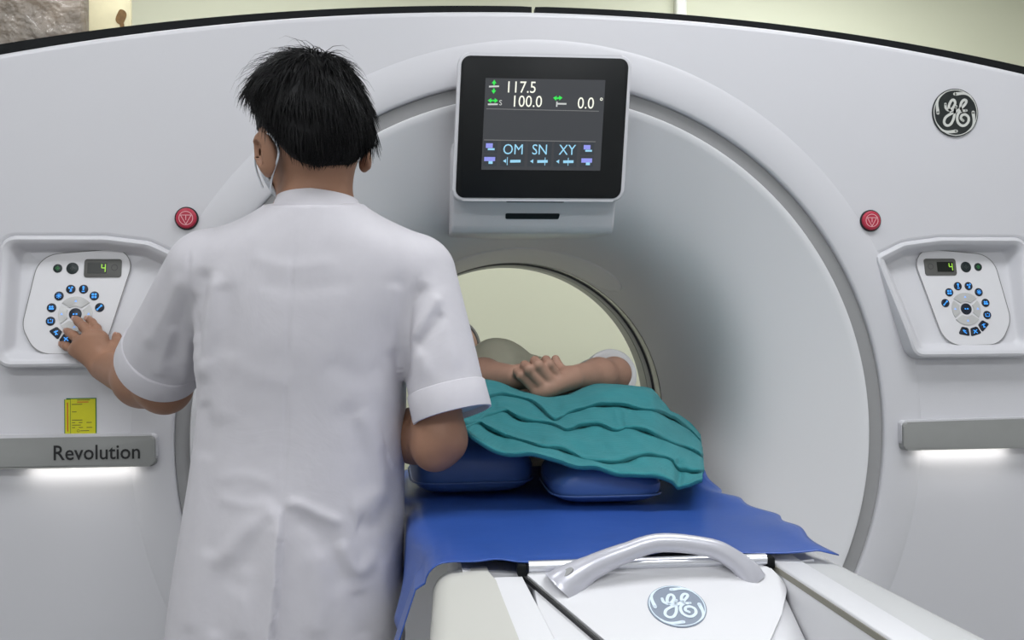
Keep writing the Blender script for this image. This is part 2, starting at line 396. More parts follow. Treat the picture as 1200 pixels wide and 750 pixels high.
def control_panel(sx):
    zt, zb, yt, yb = 1.485, 1.275, .030, -.014
    sl = (yb - yt) / (zt - zb)
    def fy(z): return yt + (yb - yt) * (zt - z) / (zt - zb)
    P0 = resample(POCKR, 120, True); c = P0.mean(0)
    rings = []
    def add(d, yf): rings.append([(sx * q[0], yf(q[1]), q[1]) for q in (inset(P0, d) if d < .013 else c + (inset(P0, .012) - c) * (1 - (d - .012) / .10))])
    proud = lambda z: -.006 - .030 * smooth01((1.49 - z) / .22)
    add(-.004, lambda z: .012); add(-.002, lambda z: proud(z) + .010); add(.002, lambda z: proud(z) + .002); add(.007, proud); add(.012, lambda z: proud(z) + .002)
    for t in np.linspace(.15, 1, 7):
        e = smooth01(t); add(.012 + .016 * t, lambda z: (proud(z) + .002) * (1 - e) + e * (fy(z) + .002))
    for d in (.05, .09): add(d, lambda z: fy(z) + .002)
    V = [p for r in rings for p in r]; F = grid_faces(len(rings), 120, cv=True); F.append([(len(rings) - 1) * 120 + i for i in range(120)])
    if sx > 0: F = [f[::-1] for f in F]
    panel = put('control_panel', V, F, WHITE, gantry, 30)
    panel['label'] = 'recessed white control panel with glowing blue keys'
    # face-plane coordinates: a = X, b = Z on the slope
    nrm = Vector((0, -1, -sl)).normalized(); nrm = np.array((0, nrm[1], nrm[2]))
    def M(a, b, h=0.0): return np.array((sx * a, fy(b) - .001, b)) + nrm * h
    face = rpoly([(.826, 1.491), (1.018, 1.474), (1.042, 1.330), (1.012, 1.276), (.884, 1.274)], [.036, .048, .05, .05, .05], 8)
    V, F = prism(face, -.004, .0012, M); put('faceplate', V, F, mat('panel faceplate white', (.66, .655, .68), .35, noise=.02), panel)
    V, F = ribbon(resample(face, 140, True), .0016, .001, .0016, M, True); put('faceplate_outline', V, F, LINEG, panel)
    # right-panel pixel -> face coordinates
    def ab(px, py): return (.838 + (1060 + px / 5.357 - 1072) / 510.0, 1.469 - (280 + py / 5.357 - 305) / 522.0)
    if True:
        a, b = ab(212, 195); Q = lambda u, v, h=0.0: M(a + u, b + v, h)
        V, F = prism(rpoly([(-.0365, -.0185), (.0365, -.0185), (.0365, .0185), (-.0365, .0185)], .005), 0, .003, Q, .0008); rd = put('readout', V, F, LCDG, panel)
        x0, x1 = (-.008, .030)
        V, F = prism([(x0, -.011), (x1, -.011), (x1, .011), (x0, .011)], .002, .0034, Q); put('readout_glass', V, F, LCDK, panel)
        cx = .0235 if sx > 0 else -.0015; d = lambda pts: [(cx + sx * u, v) for u, v in pts]
        segs = [[(-.0035, .008), (-.0035, .0005)], [(-.0035, .0002), (.0035, .0002)], [(.0035, .008), (.0035, -.008)]]
        v, f, _ = joinVF([ribbon(d(s), .0016, .0034, .0038, Q) for s in segs]); put('readout_digit', v, f, GGREEN, panel)
        V, F = ribbon([(-.023 + .006 * math.cos(t), .001 + .006 * math.sin(t)) for t in np.linspace(0, 2 * PI, 13)[:-1]], .0014, .003, .0034, Q, True); put('readout_symbol', V, F, mat('faint symbol grey', (.05, .05, .05), .5), panel)
    def button(px, py, r, m, ic, icm, s, shape=None):
        a, b = ab(px, py); Q = lambda u, v, h=0.0: M(a + u, b + v, h)
        pl = shape if shape is not None else circ(r, 24)
        body = prism(pl, 0, .0028, Q, .0012, 2)
        parts = [(body[0], body[1], 0)]
        Qi = lambda u, v, h=0.0: M(a + sx * u, b + v, h)
        parts += [(q[0], q[1], 1) for q in icon(ic, Qi, s)]
        v, f, mi = joinVF(parts); return put('button', v, f, [m, icm], panel, 30, mi)
    button(375, 195, .0120, BTNB, 12, mat('unlit symbol', (.04, .05, .05), .4), .010)
    button(453, 195, .0090, BTNB, 12, GGREEND, .010)
    for (px, py), k in zip([(218, 418), (250, 352), (309, 314), (377, 314), (437, 352), (472, 418), (473, 493)], range(7)):
        button(px, py, .0092, BTN, k, GBLUE, .0095)
    ctr = np.array(ab(345, 455))
    for (px, py), k in zip([(440, 558), (384, 594), (317, 594)], (7, 8, 9)):
        p = np.array(ab(px, py)) - ctr; th = math.atan2(p[1], p[0]); r0 = np.linalg.norm(p); da = math.radians(13.5)
        arc = [(rr * math.cos(t), rr * math.sin(t)) for rr, t in [(r0 - .009, th - da * .75), (r0 + .009, th - da * .95), (r0 + .009, th + da * .95), (r0 - .009, th + da * .75)]]
        pl = rpoly([tuple(np.array(q) - p) for q in arc], .003, 4)
        button(px, py, 0, BTN, k, GBLUE, .010, pl)
    button(345, 455, .0125, BTN, 11, GBLUE, .009)
    for k in range(4):
        th = PI / 2 * k + PI / 2; hv = k % 2 == 0; da = math.radians(50 if hv else 36)
        ri, ro = .0165, (.0355 if hv else .033)
        pl = [(ro * math.cos(th + t), ro * math.sin(th + t)) for t in np.linspace(-da, da, 12)] + [(ri * math.cos(th + t), ri * math.sin(th + t)) for t in np.linspace(da * .85, -da * .85, 10)]
        pc = np.array([.026 * math.cos(th), .026 * math.sin(th)]); pl = [tuple(np.array(q) - pc) for q in pl]
        q = 345 + pc[0] * 510 * 5.357, 455 - pc[1] * 522 * 5.357
        button(q[0], q[1], 0, BTNS, 10, mat('pale blue key print', (.25, .45, .9), .4, emit=(.2, .4, 1), estr=.4), .008, pl)
    return panel
control_panel(-1); control_panel(1)

# grey accent bars with light strips below
for sx in (-1, 1):
    poly = rpoly([(sx * .782, 1.050), (sx * .782, 1.1105), (sx * 1.165, 1.1145 if sx > 0 else 1.1105), (sx * 1.165, 1.050)], [.009, .009, .002, .002])
    if sx > 0: poly = poly[::-1]
    M = plane_map((0, 0, 0), (1, 0, 0), (0, 0, 1), (0, -1, 0))
    V, F = prism(poly, -.006, .026, M, .004, 3); bar = put('accent_bar', V, F, BARG, gantry)
    bar['label'] = 'grey horizontal accent bar with a lit underside'
    V, F = prism(rpoly([(sx * .780, 1.060), (sx * .780, 1.114), (sx * 1.165, 1.118), (sx * 1.165, 1.060)], [.01, .01, .002, .002]), -.008, .018, M, .003); put('bar_backplate', V, F, WHITE, bar)
    x0, x1 = sorted((sx * .825, sx * 1.03))
    v, f = box(x0, x1, -.017, -.007, 1.0485, 1.0515, .001); put('light_strip', v, f, LED, bar)
    ld = bpy.data.lights.new('strip_lamp', 'AREA'); ld.shape = 'RECTANGLE'; ld.size = abs(x1 - x0); ld.size_y = .008; ld.energy = .06; ld.color = (1, .98, .92)
    lo = bpy.data.objects.new('strip_lamp', ld); link(lo, bar); lo.location = ((x0 + x1) / 2, -.021 - .4, 1.0475); lo.rotation_euler = (math.radians(30), 0, 0)
    if sx < 0:
        V, F = text_mesh('Revolution', .0415, plane_map((-.978, -.0264, 1.0665), (1, 0, 0), (0, 0, 1), (0, -1, 0)), bold=.0004, sx=.93)
        put('lettering', V, F, LETTER, bar, -1)
# yellow sticker
M = plane_map((-.932, -.0005, 1.150), (1, 0, 0), (0, 0, 1), (0, -1, 0))
V, F = prism([(-.031, -.037), (.031, -.037), (.031, .0365), (-.027, .0365), (-.027, .034), (-.031, .034)], 0, .0006, M)
stk = put('sticker', V, F, mat('sticker green border', (.03, .16, .03), .5), gantry); stk['label'] = 'yellow printed sticker with green border'
YEL = mat('sticker yellow', (.58, .56, .012), .45, noise=.05)
v, f, _ = joinVF([prism([(-.0185, -.0355), (.0292, -.0355), (.0292, .0345), (-.0185, .0345)], .0004, .0009, M), prism([(-.0292, -.0355), (-.0195, -.0355), (-.0195, .0335), (-.0292, .0335)], .0004, .0009, M)])
put('sticker_field', v, f, YEL, stk)
pr = []; PR = mat('sticker print dark', (.11, .10, .02), .6); OR = mat('sticker print orange', (.55, .12, .02), .6)
for (a, b, wd) in [(-.016, .024, .020), (-.016, .009, .009), (-.016, -.0075, .020), (-.016, -.0125, .006), (-.003, -.0125, .007), (.012, -.0125, .010), (-.016, -.0175, .017), (-.016, -.0225, .006), (-.003, -.0225, .008), (.012, -.0225, .011), (.0, -.029, .017), (-.006, .0325, .025)]:
    pr.append((*ribbon([(a, b), (a + wd, b)], .0014, .0008, .0012, M), 0))
pr.append((*ribbon([(-.006, .0285), (.016, .0285)], .0018, .0008, .0012, M), 1))
pr.append((*ribbon(circ(.0023, 14, (-.004, -.029)), .0008, .0008, .0012, M, True), 0))
pr.append((*ribbon([(-.0245, -.03), (-.0245, .028)], .0022, .0008, .0012, M), 1))
v, f, mi = joinVF(pr); put('sticker_print', v, f, [PR, OR], stk, -1, mi)

# ------------------------------------------------------------------ tilted display above the bore
tl, bl = np.array((0.003, -.085, 1.873)), np.array((-.011, -.055, 1.579))       # centre line of the glass, top and bottom
ev = (tl - bl); H = np.linalg.norm(ev); ev /= H; eh = np.cross((1, 0, 0), ev); eh /= np.linalg.norm(eh); eh = -eh if eh[1] > 0 else eh
ctr = (tl + bl) / 2
MD = plane_map(ctr, (1, 0, 0), ev, eh)   # the unit hangs very slightly askew
W2, H2 = .1765, H / 2
V, F = prism(rpoly([(-W2, -H2), (W2, -H2), (W2, H2), (-W2, H2)], .022, 8), -.035, .0, MD, .004, 3)
mon = put('display_monitor', V, F, WHITE, gantry); mon['label'] = 'tilted black touch display in white housing above the bore'
W3, H3 = W2 - .0065, H2 - .0065
V, F = prism(rpoly([(-W3, -H3), (W3, -H3), (W3, H3), (-W3, H3)], .018, 8), -.004, .0012, MD, .0006, 2); put('bezel', V, F, GLASSB, mon)
# screen rectangle from photo: left 567..706 of 535..736; top 94..199 of 64..235
sx0, sx1 = -.120, .124; sy1 = H2 - H * (29 / 171.0); sy0 = H2 - H * (134.5 / 171.0); SWd = sx1 - sx0; SHt = sy1 - sy0
def SM(u, v, h=0.0): return MD(sx0 + u * SWd / 938 * 1.0, sy1 - v * SHt / 672, .0012 + h)      # u 0..938, v 0..672 crop-like units
def srect(u0, u1, v0, v1, h0=.0002, h1=.0006): return prism([(u0, v0), (u1, v0), (u1, v1), (u0, v1)], h0, h1, SM)
V, F = srect(0, 938, 0, 672, 0, .0004); put('screen', V, F, GSCR, mon, -1)
def srib(pts, wd): return ribbon(pts, wd, .0006, .0009, SM)
def stext(s, u, v, size, sxx=1.0): return text_mesh(s, size, lambda a, b, h: SM(u + a * sxx, v - b, .001), 0, 0)
sc = 938 / 880.0
X_ = lambda px: (px - 35) * sc; Y_ = lambda py: (py - 50) * 672 / 665.0
txt = [stext('117.5', X_(180), Y_(152), 120, .92), stext('100.0', X_(228), Y_(254), 120, .92), stext('0.0', X_(716), Y_(260), 120, .92)]
ring = ribbon(circ(9, 14, (X_(893), Y_(190))), 5, .0006, .0009, SM, True)
for v, f in txt: put('readout_text', v, f, GWHITE, mon, -1)
put('degree_sign', ring[0], ring[1], GWHITE, mon, -1)
for v, f in ([stext('S', X_(140), Y_(245), 55), srib([(X_(62), Y_(112)), (X_(135), Y_(108))], 12), srib([(X_(60), Y_(240)), (X_(132), Y_(238))], 12), srib([(X_(565), Y_(212)), (X_(565), Y_(250))], 10), srib([(X_(570), Y_(228)), (X_(636), Y_(228))], 12)]): put('screen_symbol', v, f, mat('screen grey white glow', (.2, .2, .2), .5, emit=(.6, .62, .6), estr=.8), mon, -1)
def arrow(u, v, dx, dy, s=26):
    d = np.array((dx, dy), float); q = np.array((-dy, dx), float); c = np.array((u, v)); t = c + d * s
    return [prism([tuple(t), tuple(c + q * s * .7), tuple(c - q * s * .7)], .0006, .0009, SM), srib([tuple(c), tuple(c - d * s * .5)], 12)]
ar = arrow(X_(98), Y_(88), 0, -1) + arrow(X_(98), Y_(138), 0, 1) + arrow(X_(82), Y_(212), -1, 0) + arrow(X_(108), Y_(212), 1, 0) + arrow(X_(560), Y_(188), -1, -.1) + arrow(X_(580), Y_(186), 1, -.1)
for k in range(6):
    v, f, _ = joinVF(ar[2 * k:2 * k + 2]); put('screen_arrow', v, f, GLIME, mon, -1)
v, f, _ = joinVF([srib([(X_(50), Y_(272)), (X_(880), Y_(278))], 5), srib([(X_(45), Y_(498)), (X_(868), Y_(502))], 5)]); put('screen_line', v, f, GLINE, mon, -1)
for (u0, u1, v0, v1) in [(45, 145, 505, 595), (45, 145, 605, 690), (170, 348, 508, 690), (370, 545, 508, 690), (562, 735, 508, 690), (758, 860, 508, 600), (758, 860, 612, 690)]:
    V, F = srect(X_(u0), X_(u1), Y_(v0), Y_(v1), .0003, .0007); put('screen_key', V, F, GSCR2, mon, -1)
tx = []
for s, u in (('OM', 184), ('SN', 398), ('XY', 598)): tx.append(stext(s, X_(u), Y_(600), 108, .95))
for u in (205, 405, 597): tx += [srib([(X_(u + 38), Y_(652)), (X_(u + 115), Y_(650))], 20), prism([(X_(u - 15), Y_(650)), (X_(u + 8), Y_(635)), (X_(u + 8), Y_(665))], .0006, .0009, SM)]
tx += [srib([(X_(222), Y_(622)), (X_(222), Y_(680))], 5), srib([(X_(500), Y_(622)), (X_(500), Y_(680))], 5), srib([(X_(672), Y_(622)), (X_(672), Y_(680))], 5)]
for v, f in tx: put('key_lettering', v, f, GCYAN, mon, -1)
vi = [srect(X_(60), X_(110), Y_(522), Y_(556), .0006, .0009), srect(X_(52), X_(132), Y_(622), Y_(652), .0006, .0009), srect(X_(782), X_(832), Y_(527), Y_(560), .0006, .0009), srect(X_(770), X_(850), Y_(625), Y_(657), .0006, .0009)]
wh = [srect(X_(75), X_(125), Y_(558), Y_(572), .0006, .0009), srect(X_(85), X_(115), Y_(652), Y_(672), .0007, .001), srect(X_(795), X_(845), Y_(562), Y_(576), .0006, .0009), srect(X_(805), X_(835), Y_(655), Y_(675), .0007, .001)]
for a_, b_ in zip(vi, wh):
    v, f, mi = joinVF([(*a_, 0), (*b_, 1)]); put('key_icon', v, f, [GVIO, GCYAN], mon, -1, mi)
# bracket below the display, running back onto the dish
bo = np.array((0, .060, 1.612)); bb = np.array((0, .125, 1.535))
prof = [(1.70, -.035), (1.612, -.028), (1.60, -.026), (1.530, .006), (1.519, .018), (1.532, .40), (1.70, .40)]
hb = .172
V = []; 
for x, s in ((-hb, 1), (hb, 1)):
    V += [(x - .014, y, z) for z, y in prof]
npf = len(prof); F = [(i, (i + 1) % npf, npf + (i + 1) % npf, npf + i) for i in range(npf)] + [list(range(npf))[::-1], list(range(npf, 2 * npf))]
bm = bmesh.new(); bv = [bm.verts.new(p) for p in V]; [bm.faces.new([bv[i] for i in q]) for q in F]; bmesh.ops.recalc_face_normals(bm, faces=bm.faces)
bmesh.ops.bevel(bm, geom=list(bm.edges), offset=.006, segments=3, profile=.5, affect='EDGES'); V, F = bm_out(bm)
brk = put('display_bracket', V, F, WHITE, gantry)
fb = np.array((0, .032, 1.530 - 1.60)); fb /= np.linalg.norm(fb); fn = np.cross((1, 0, 0), -fb); fn = -fn if fn[1] > 0 else fn
MB_ = plane_map((-.012, -.010, 1.565), (1, 0, 0), -fb, fn)
V, F = prism(rpoly([(-.062, -.0185), (.050, -.0185), (.053, -.006), (-.062, -.006)], .003), -.002, .0008, MB_); put('slot', V, F, GLASSB, brk)
V, F = prism(circ(.0025, 12, (-.135, .024)), -.002, .0008, MB_); put('microphone_hole', V, F, LETTER, brk)
V, F = prism(rpoly([(-.062, .0180), (.062, .0180), (.054, .034), (-.062, .034)], .003), -.002, .0008, MB_); put('slot', V, F, GLASSB, brk)
# ------------------------------------------------------------------ measured points: image position + distance -> place in the room
FPX = 1200.0
def at(u, v, d):
    x = u - 600.0; y = v - 375.0; c, s = math.cos(ROLL), math.sin(ROLL)
    x, y = x * c - y * s, x * s + y * c
    a = x / FPX; b = (2.5 - y) / FPX; sp, cp = math.sin(PSI), math.cos(PSI)
    return CAM + d * np.array((sp + a * cp, cp - a * sp, b))
def to_px(P):
    d = np.asarray(P, float) - CAM; sp, cp = math.sin(PSI), math.cos(PSI)
    dep = d[..., 0] * sp + d[..., 1] * cp; x = (d[..., 0] * cp - d[..., 1] * sp) / dep * FPX; y = 2.5 - d[..., 2] / dep * FPX
    c, s = math.cos(ROLL), math.sin(ROLL)
    return 600 + x * c + y * s, 375 - x * s + y * c, dep
def on(u, v, axis, val):
    r = at(u, v, 1.0) - CAM; return CAM + r * (val - CAM[axis]) / r[axis]

# ------------------------------------------------------------------ patient table
TZ = 1.027; SLP = .53
table = empty('patient_table', (0.02, -.6, 0), 'white patient table with grab handle and round monogram badge', 'table')
def nose(x, d, h=0.0): return np.array((x, -.88 - d, TZ - SLP * d + h))     # sloped foot end, d = run toward the camera
def MN(a, b, h=0.0):                                                        # b: distance down the slope, h: along its normal
    cs = 1 / math.sqrt(1 + SLP * SLP); n_ = np.array((0, -SLP * cs, cs))
    return np.array((a, -.88 - b * cs, TZ - b * cs * SLP)) + n_ * h
K = math.sqrt(1 + SLP * SLP)
# base below the nose and the pedestal
V, F = prism([(-.20, -1.14), (.172, -1.14), (.172, .0), (-.20, .0)], .80, .955, plane_map((0, 0, 0), (1, 0, 0), (0, 1, 0), (0, 0, 1)), .01); put('table_frame', V, F, TABG, table)
v, f = box(-.20, .24, -1.12, -.2, .18, .80, .03); put('pedestal', v, f, TABW, table)
v, f = box(-.30, .34, -1.45, .02, 0, .18, .03); put('foot_plate', v, f, TABG, table)
# cradle: shallow curved board running into the bore
xs = np.linspace(-.215, .235, 25); V = []
for y in (-.868, -.4, .2, .8, 1.35):
    for x in xs: V.append((x, y, 1.017 + .010 * abs((x - .01) / .225) ** 3))
    for x in xs[::-1]: V.append((x, y, 0.972 + .03 * abs((x - .01) / .225) ** 2))
F = grid_faces(5, 50, cv=True) + [list(range(50)), list(range(200, 250))[::-1]]
put('cradle', V, F, TABW, table, 40)
# sloped foot end: white centre strip plate and cap
strip = [(-.143, .004), (-.183, .002), (-.112 - .026, .136 * 1.16), (-.052 - .020, .136 * 1.16 + .05)]
pl = [(-.1435, .010), (-.178, .010), (-.112 - .030, .120 * K + .06), (-.052 + .01 - .055, .120 * K + .06)]
V, F = prism(pl, -.03, 0.0, MN, .001); put('corner_strip', V, F, TABW, table)
V, F = prism([(-.13, .01), (.174, .01), (.174, .215), (-.13, .215)], -.03, -.005, MN, .001); put('nose_plate', V, F, TABW, table)
cap = rpoly([(-.141, .006), (.166, .006), (.180, .045), (.156, .092), (.118, .148), (.116, .205), (-.02, .205), (-.052, .136)], [.004, .012, .04, .06, .01, .01, .01, .02], 7)
V, F = prism(cap, -.012, .003, MN, .0025, 3); cp_ = put('end_cap', V, F, TABW, table)
V, F = prism([(-.1465, .004), (-.1435, .004), (-.0535, .138), (-.055, .205), (-.060, .205), (-.0565, .138)], -.006, .0006, MN); put('cap_gap', V, F, LETTER, table)
# left cream cover: sections along the slope, rounding over the side
V = []; NS = 9
secs = [(-.03, 0), (-.005, 0), (.002, 0), (.02, 0), (.05, 0), (.08, 0), (.12, 0), (.16, 0), (.19, 0)]
for d, _ in secs:
    dd = max(d, 0); t = dd / .12
    xi = -.184 + .071 * t; zt = TZ - SLP * dd; xo = -.252 - .012 * min(1, t); r = .030
    row = [(xi, zt)]
    row += [(xi + (xo + r - xi) * q, zt - .004 * q * q) for q in (.3, .6, .85)]
    cx, cz = xo + r, zt - .004 - r
    row += [(cx - r * math.sin(a), cz + r * math.cos(a)) for a in np.linspace(0, PI / 2, 9)]
    row += [(xo - .003, zt - .10), (xo, .90), (xo + .015, .84), (xo + .05, .80)]
    V += [(x, -.88 - d, z) for x, z in row]
k = len(V) // len(secs); F = grid_faces(len(secs), k) + [list(range(k)), list(range((len(secs) - 1) * k, len(secs) * k))[::-1]]
put('side_cover', V, F, TABC, table, 45)['label'] = 'rounded cream side cover at the foot end'
# right rails, running level toward the camera
def rail(x0, x1, ya, yb, z0, z1, m, nm, flare=0.0, bev=.003):
    poly = [(x0, ya), (x1, ya), (x1 + flare, yb), (x0, yb)]
    V, F = prism(poly, z0, z1, plane_map((0, 0, 0), (1, 0, 0), (0, 1, 0), (0, 0, 1)), bev); return put(nm, V, F, m, table)
rail(.177, .2165, -.84, -1.52, .90, TZ, TABW, 'side_rail')
rail(.1756, .1768, -.87, -1.52, TZ - .010, TZ - .003, mat('groove ochre grey', (.22, .21, .17), .6), 'rail_groove', 0, 0)
V = []
for y, e in ((-.80, 0), (-.82, .004), (-1.2, .018), (-1.52, .028)):
    V += [(x, y, z) for x, z in [(.2185, 1.024), (.235, 1.024), (.25 + e * .7, 1.023), (.262 + e, 1.018), (.268 + e, 1.007), (.270 + e, .98), (.270 + e, .86), (.24, .82), (.2185, .82)]]
F = grid_faces(4, 9, cv=True) + [list(range(9)), list(range(27, 36))[::-1]]
put('side_cover', V, F, TABG, table, 50)['label'] = 'pale grey side cover along the right edge'
# cross rail at the end of the sheet
V, F = tube([(-.135, -.884, 1.0325), (.165, -.884, 1.0325)], .0072, 16, up=(0, 0, 1)); put('cross_rail', V, F, CHROME, table)
for x in (-.143, .170):
    v, f = box(x - .006, x + .006, -.890, -.876, 1.021, 1.036, .003); put('rail_end', v, f, BLACKR, table)
# handle
A, B = MN(-.086, .030), MN(.138, .025)
hp = [A + (-.010, 0, -.004), A + (0.0, 0, .006), A + (.024, .002, .020), A + (.065, .004, .036), (A + B) / 2 + (0, .006, .046), B + (-.050, .004, .037), B + (-.020, .002, .022), B + (-.003, 0, .007), B + (.003, 0, -.004)]
hp = spline(hp, 44); tt = np.linspace(0, 1, 44)
rad = np.interp(tt, [0, .1, .25, .4, .6, .78, .92, 1], [.029, .0240, .0158, .0120, .0114, .0130, .0165, .0180])
V, F = tube(hp, rad, 18, flat=.78, up=(0, 1, 0)); h_ = put('grab_handle', V, F, mat('handle satin silver', (.56, .56, .62), .3, .35), table, 60)
h_['label'] = 'arched silver grab handle'
i = 6; nrm = np.array((-.45, -.62, .64)); nrm /= np.linalg.norm(nrm); ea = np.array((.70, .0, .45)); ea -= nrm * (ea @ nrm); ea /= np.linalg.norm(ea)
V, F = prism([(.0085 * math.cos(a), .0040 * math.sin(a)) for a in np.linspace(0, 2 * PI, 20, endpoint=False)], -.004, .0008, plane_map(hp[i] + nrm * rad[i] * .88, ea, np.cross(nrm, ea), nrm)); put('screw_recess', V, F, RINGG, h_)
emblem(table, lambda a, b, h=0.0: MN(.034 + a, .074 - b * 1.0, h + .0025), .0348, EMBG, EMBB, 'round blue grey badge with pale script monogram')

# ------------------------------------------------------------------ blue sheet
BLUE = mat('blue vinyl sheet', (.030, .088, .36), .33, noise=.10, nscale=4, bump=.12, bscale=25, bdist=.004)
def noise2(x, y, seed=0):
    r = np.random.RandomState(seed); out = 0 * x
    for k in range(7):
        a = r.uniform(0, 2 * PI); fq = r.uniform(8, 26); out = out + np.sin(fq * (x * math.cos(a) + y * math.sin(a)) + r.uniform(0, 6.28)) / (1 + fq * .06)
    return out / 4
ys = np.r_[np.linspace(-.872, -.78, 14), np.linspace(-.77, -.05, 60)]; V = []; NU = 90
for y in ys:
    t = np.linspace(0, 1, NU); L0 = .14; wl = L0 + .50
    front = np.clip((y + .872) / .10, 0, 1)
    hem = .128 - .020 * (y + .87) / .5
    # arc length: from left hem (s=0) up over the edge to the right
    sarr = t * (hem + .515)
    xr = .262 + .012 * np.sin(y * 19 + 1) - .010 * math.exp(-((y + .60) / .08) ** 2) + .006 * np.sin(y * 47)
    row = []
    for s_ in sarr:
        if s_ < hem - .03:
            q = (hem - .03 - s_); xl = -.262 - .022 * float(smooth01((y + .78) / .2)) - .022 * float(smooth01((y + .45) / .1)); x = xl - (.34 - .27 * float(smooth01((y + .70) / .12))) * q - .010 * float(smooth01((-.74 - y) / .06)) - .012 * 0 * math.sin(y * 14 + .6) * min(1, q / .08); z = 1.007 - q
        elif s_ < hem + .017:
            a = (s_ - hem + .03) / .047 * PI / 2; xl = -.262 - .022 * float(smooth01((y + .78) / .2)) - .022 * float(smooth01((y + .45) / .1)); x = xl + .030 * (1 - math.cos(a)); z = 1.007 + .030 * math.sin(a)
        else:
            q = (s_ - hem - .017) / (.515 - .017); xl = -.232 - .022 * float(smooth01((y + .78) / .2)) - .022 * float(smooth01((y + .45) / .1)); x = xl + (xr - xl) * q; z = 1.0375
            z += .0035 * noise2(np.array(x), np.array(y), 3) * (1 if y > -.85 else .3)
            e = max(0, (x - .17) / .09); z += .010 * e * e * (1 + .6 * math.sin(y * 22)) - .012 * max(0, (x - .235) / .03) * (.5 + .5 * math.sin(y * 15 + 2))
            z += .004 * math.exp(-((x + .172) / .02) ** 2) * (1 - front) + .006 * math.exp(-((x - .055) / .03) ** 2) * (1 - front)
        row.append((x, y + .012 * (1 - front) * math.sin(s_ * 17), z))
    V += row
F = grid_faces(len(ys), NU)
sheet = put('vinyl_sheet', V, F, BLUE, None, 60); md = sheet.modifiers.new('thickness', 'SOLIDIFY'); md.thickness = .0015; md.offset = 1
tag(sheet, 'bright blue vinyl sheet covering the patient table', 'sheet')

# ------------------------------------------------------------------ two blue cushions
NAVY = mat('navy vinyl cushion', (.062, .135, .37), .40, noise=.10, nscale=5, bump=.15, bscale=18, bdist=.006)
PIPE = mat('navy piping', (.060, .125, .34), .4)
def cushion(cx, cy, cz, wx, wy, wz, rot, label, seed):
    n = 40; m = 22; V = []
    for i in range(m + 1):
        ph = -PI / 2 + PI * i / m
        for j in range(n):
            th = 2 * PI * j / n; ce = lambda q, e: math.copysign(abs(q) ** e, q)
            x = wx / 2 * ce(math.cos(ph), .45) * ce(math.cos(th), .38); y = wy / 2 * ce(math.cos(ph), .45) * ce(math.sin(th), .38); z = wz / 2 * ce(math.sin(ph), .62)
            z += .006 * math.sin(x * 38 + seed) * math.cos(y * 21 + seed) * (1 if z > 0 else .0); z -= .010 * (abs(x) / (wx / 2)) ** 4 * (1 if z > 0 else -.3)
            c, s = math.cos(rot), math.sin(rot); V.append((cx + x * c - y * s, cy + x * s + y * c, cz + max(z, -wz / 2 + .001)))
    F = grid_faces(m + 1, n, cv=True)
    root = empty('cushion', (cx, cy, cz - wz / 2), label, 'cushion', 'blue cushions under the blanket')
    put('cover', V, F, NAVY, root, 70)
    pp = []
    for j in range(72):
        th = 2 * PI * j / 72; ce = lambda q, e: math.copysign(abs(q) ** e, q); x = wx / 2 * 1.003 * ce(math.cos(th), .38); y = wy / 2 * 1.003 * ce(math.sin(th), .38)
        c, s = math.cos(rot), math.sin(rot); pp.append((cx + x * c - y * s, cy + x * s + y * c, cz - wz * .24))
    V, F = tube(pp + [pp[0]], .0016, 6, cap=False); put('piping', V, F, PIPE, root, 60)
cushion(-.172, -.290, 1.0395 + .046, .212, .26, .092, .02, 'blue vinyl cushion on the left, under the man\'s elbow', 1.0)
cushion(.040, -.418, 1.0395 + .032, .182, .24, .064, -.02, 'blue vinyl cushion on the right, under the teal blanket', 2.4)

# ------------------------------------------------------------------ teal blanket
def nodes_fabric(name, c1, c2, rough, wscale, bstr, bdist=.0006, sheen=.2, wr=0.0, wrs=9.0):
    m = mat(name, c1, rough, noise=.001, nscale=40, col2=c2, sheen=sheen); nt = m.node_tree; b = nt.nodes['Principled BSDF']
    tc = [n for n in nt.nodes if n.type == 'TEX_COORD'][0]
    w1 = nt.nodes.new('ShaderNodeTexWave'); w1.inputs['Scale'].default_value = wscale; w1.bands_direction = 'X'; w1.inputs['Distortion'].default_value = .6
    w2 = nt.nodes.new('ShaderNodeTexWave'); w2.inputs['Scale'].default_value = wscale; w2.bands_direction = 'Z'; w2.inputs['Distortion'].default_value = .6
    ad = nt.nodes.new('ShaderNodeMath'); ad.operation = 'ADD'; bp = nt.nodes.new('ShaderNodeBump'); bp.inputs['Strength'].default_value = bstr; bp.inputs['Distance'].default_value = bdist
    nt.links.new(tc.outputs['Object'], w1.inputs['Vector']); nt.links.new(tc.outputs['Object'], w2.inputs['Vector'])
    nt.links.new(w1.outputs['Fac'], ad.inputs[0]); nt.links.new(w2.outputs['Fac'], ad.inputs[1]); nt.links.new(ad.outputs[0], bp.inputs['Height']); nt.links.new(bp.outputs[0], b.inputs['Normal'])
    if wr:
        n3 = nt.nodes.new('ShaderNodeTexNoise'); n3.inputs['Scale'].default_value = wrs; n3.inputs['Detail'].default_value = 4; n3.inputs['Distortion'].default_value = .8; nt.links.new(tc.outputs['Object'], n3.inputs['Vector'])
        b2 = nt.nodes.new('ShaderNodeBump'); b2.inputs['Strength'].default_value = wr; b2.inputs['Distance'].default_value = .012; nt.links.new(n3.outputs['Fac'], b2.inputs['Height']); nt.links.new(b2.outputs[0], bp.inputs['Normal'])
    return m
TEAL = nodes_fabric('teal fleece', (.022, .200, .225), (.026, .22, .245), .85, 160, .35, .0008, .04)
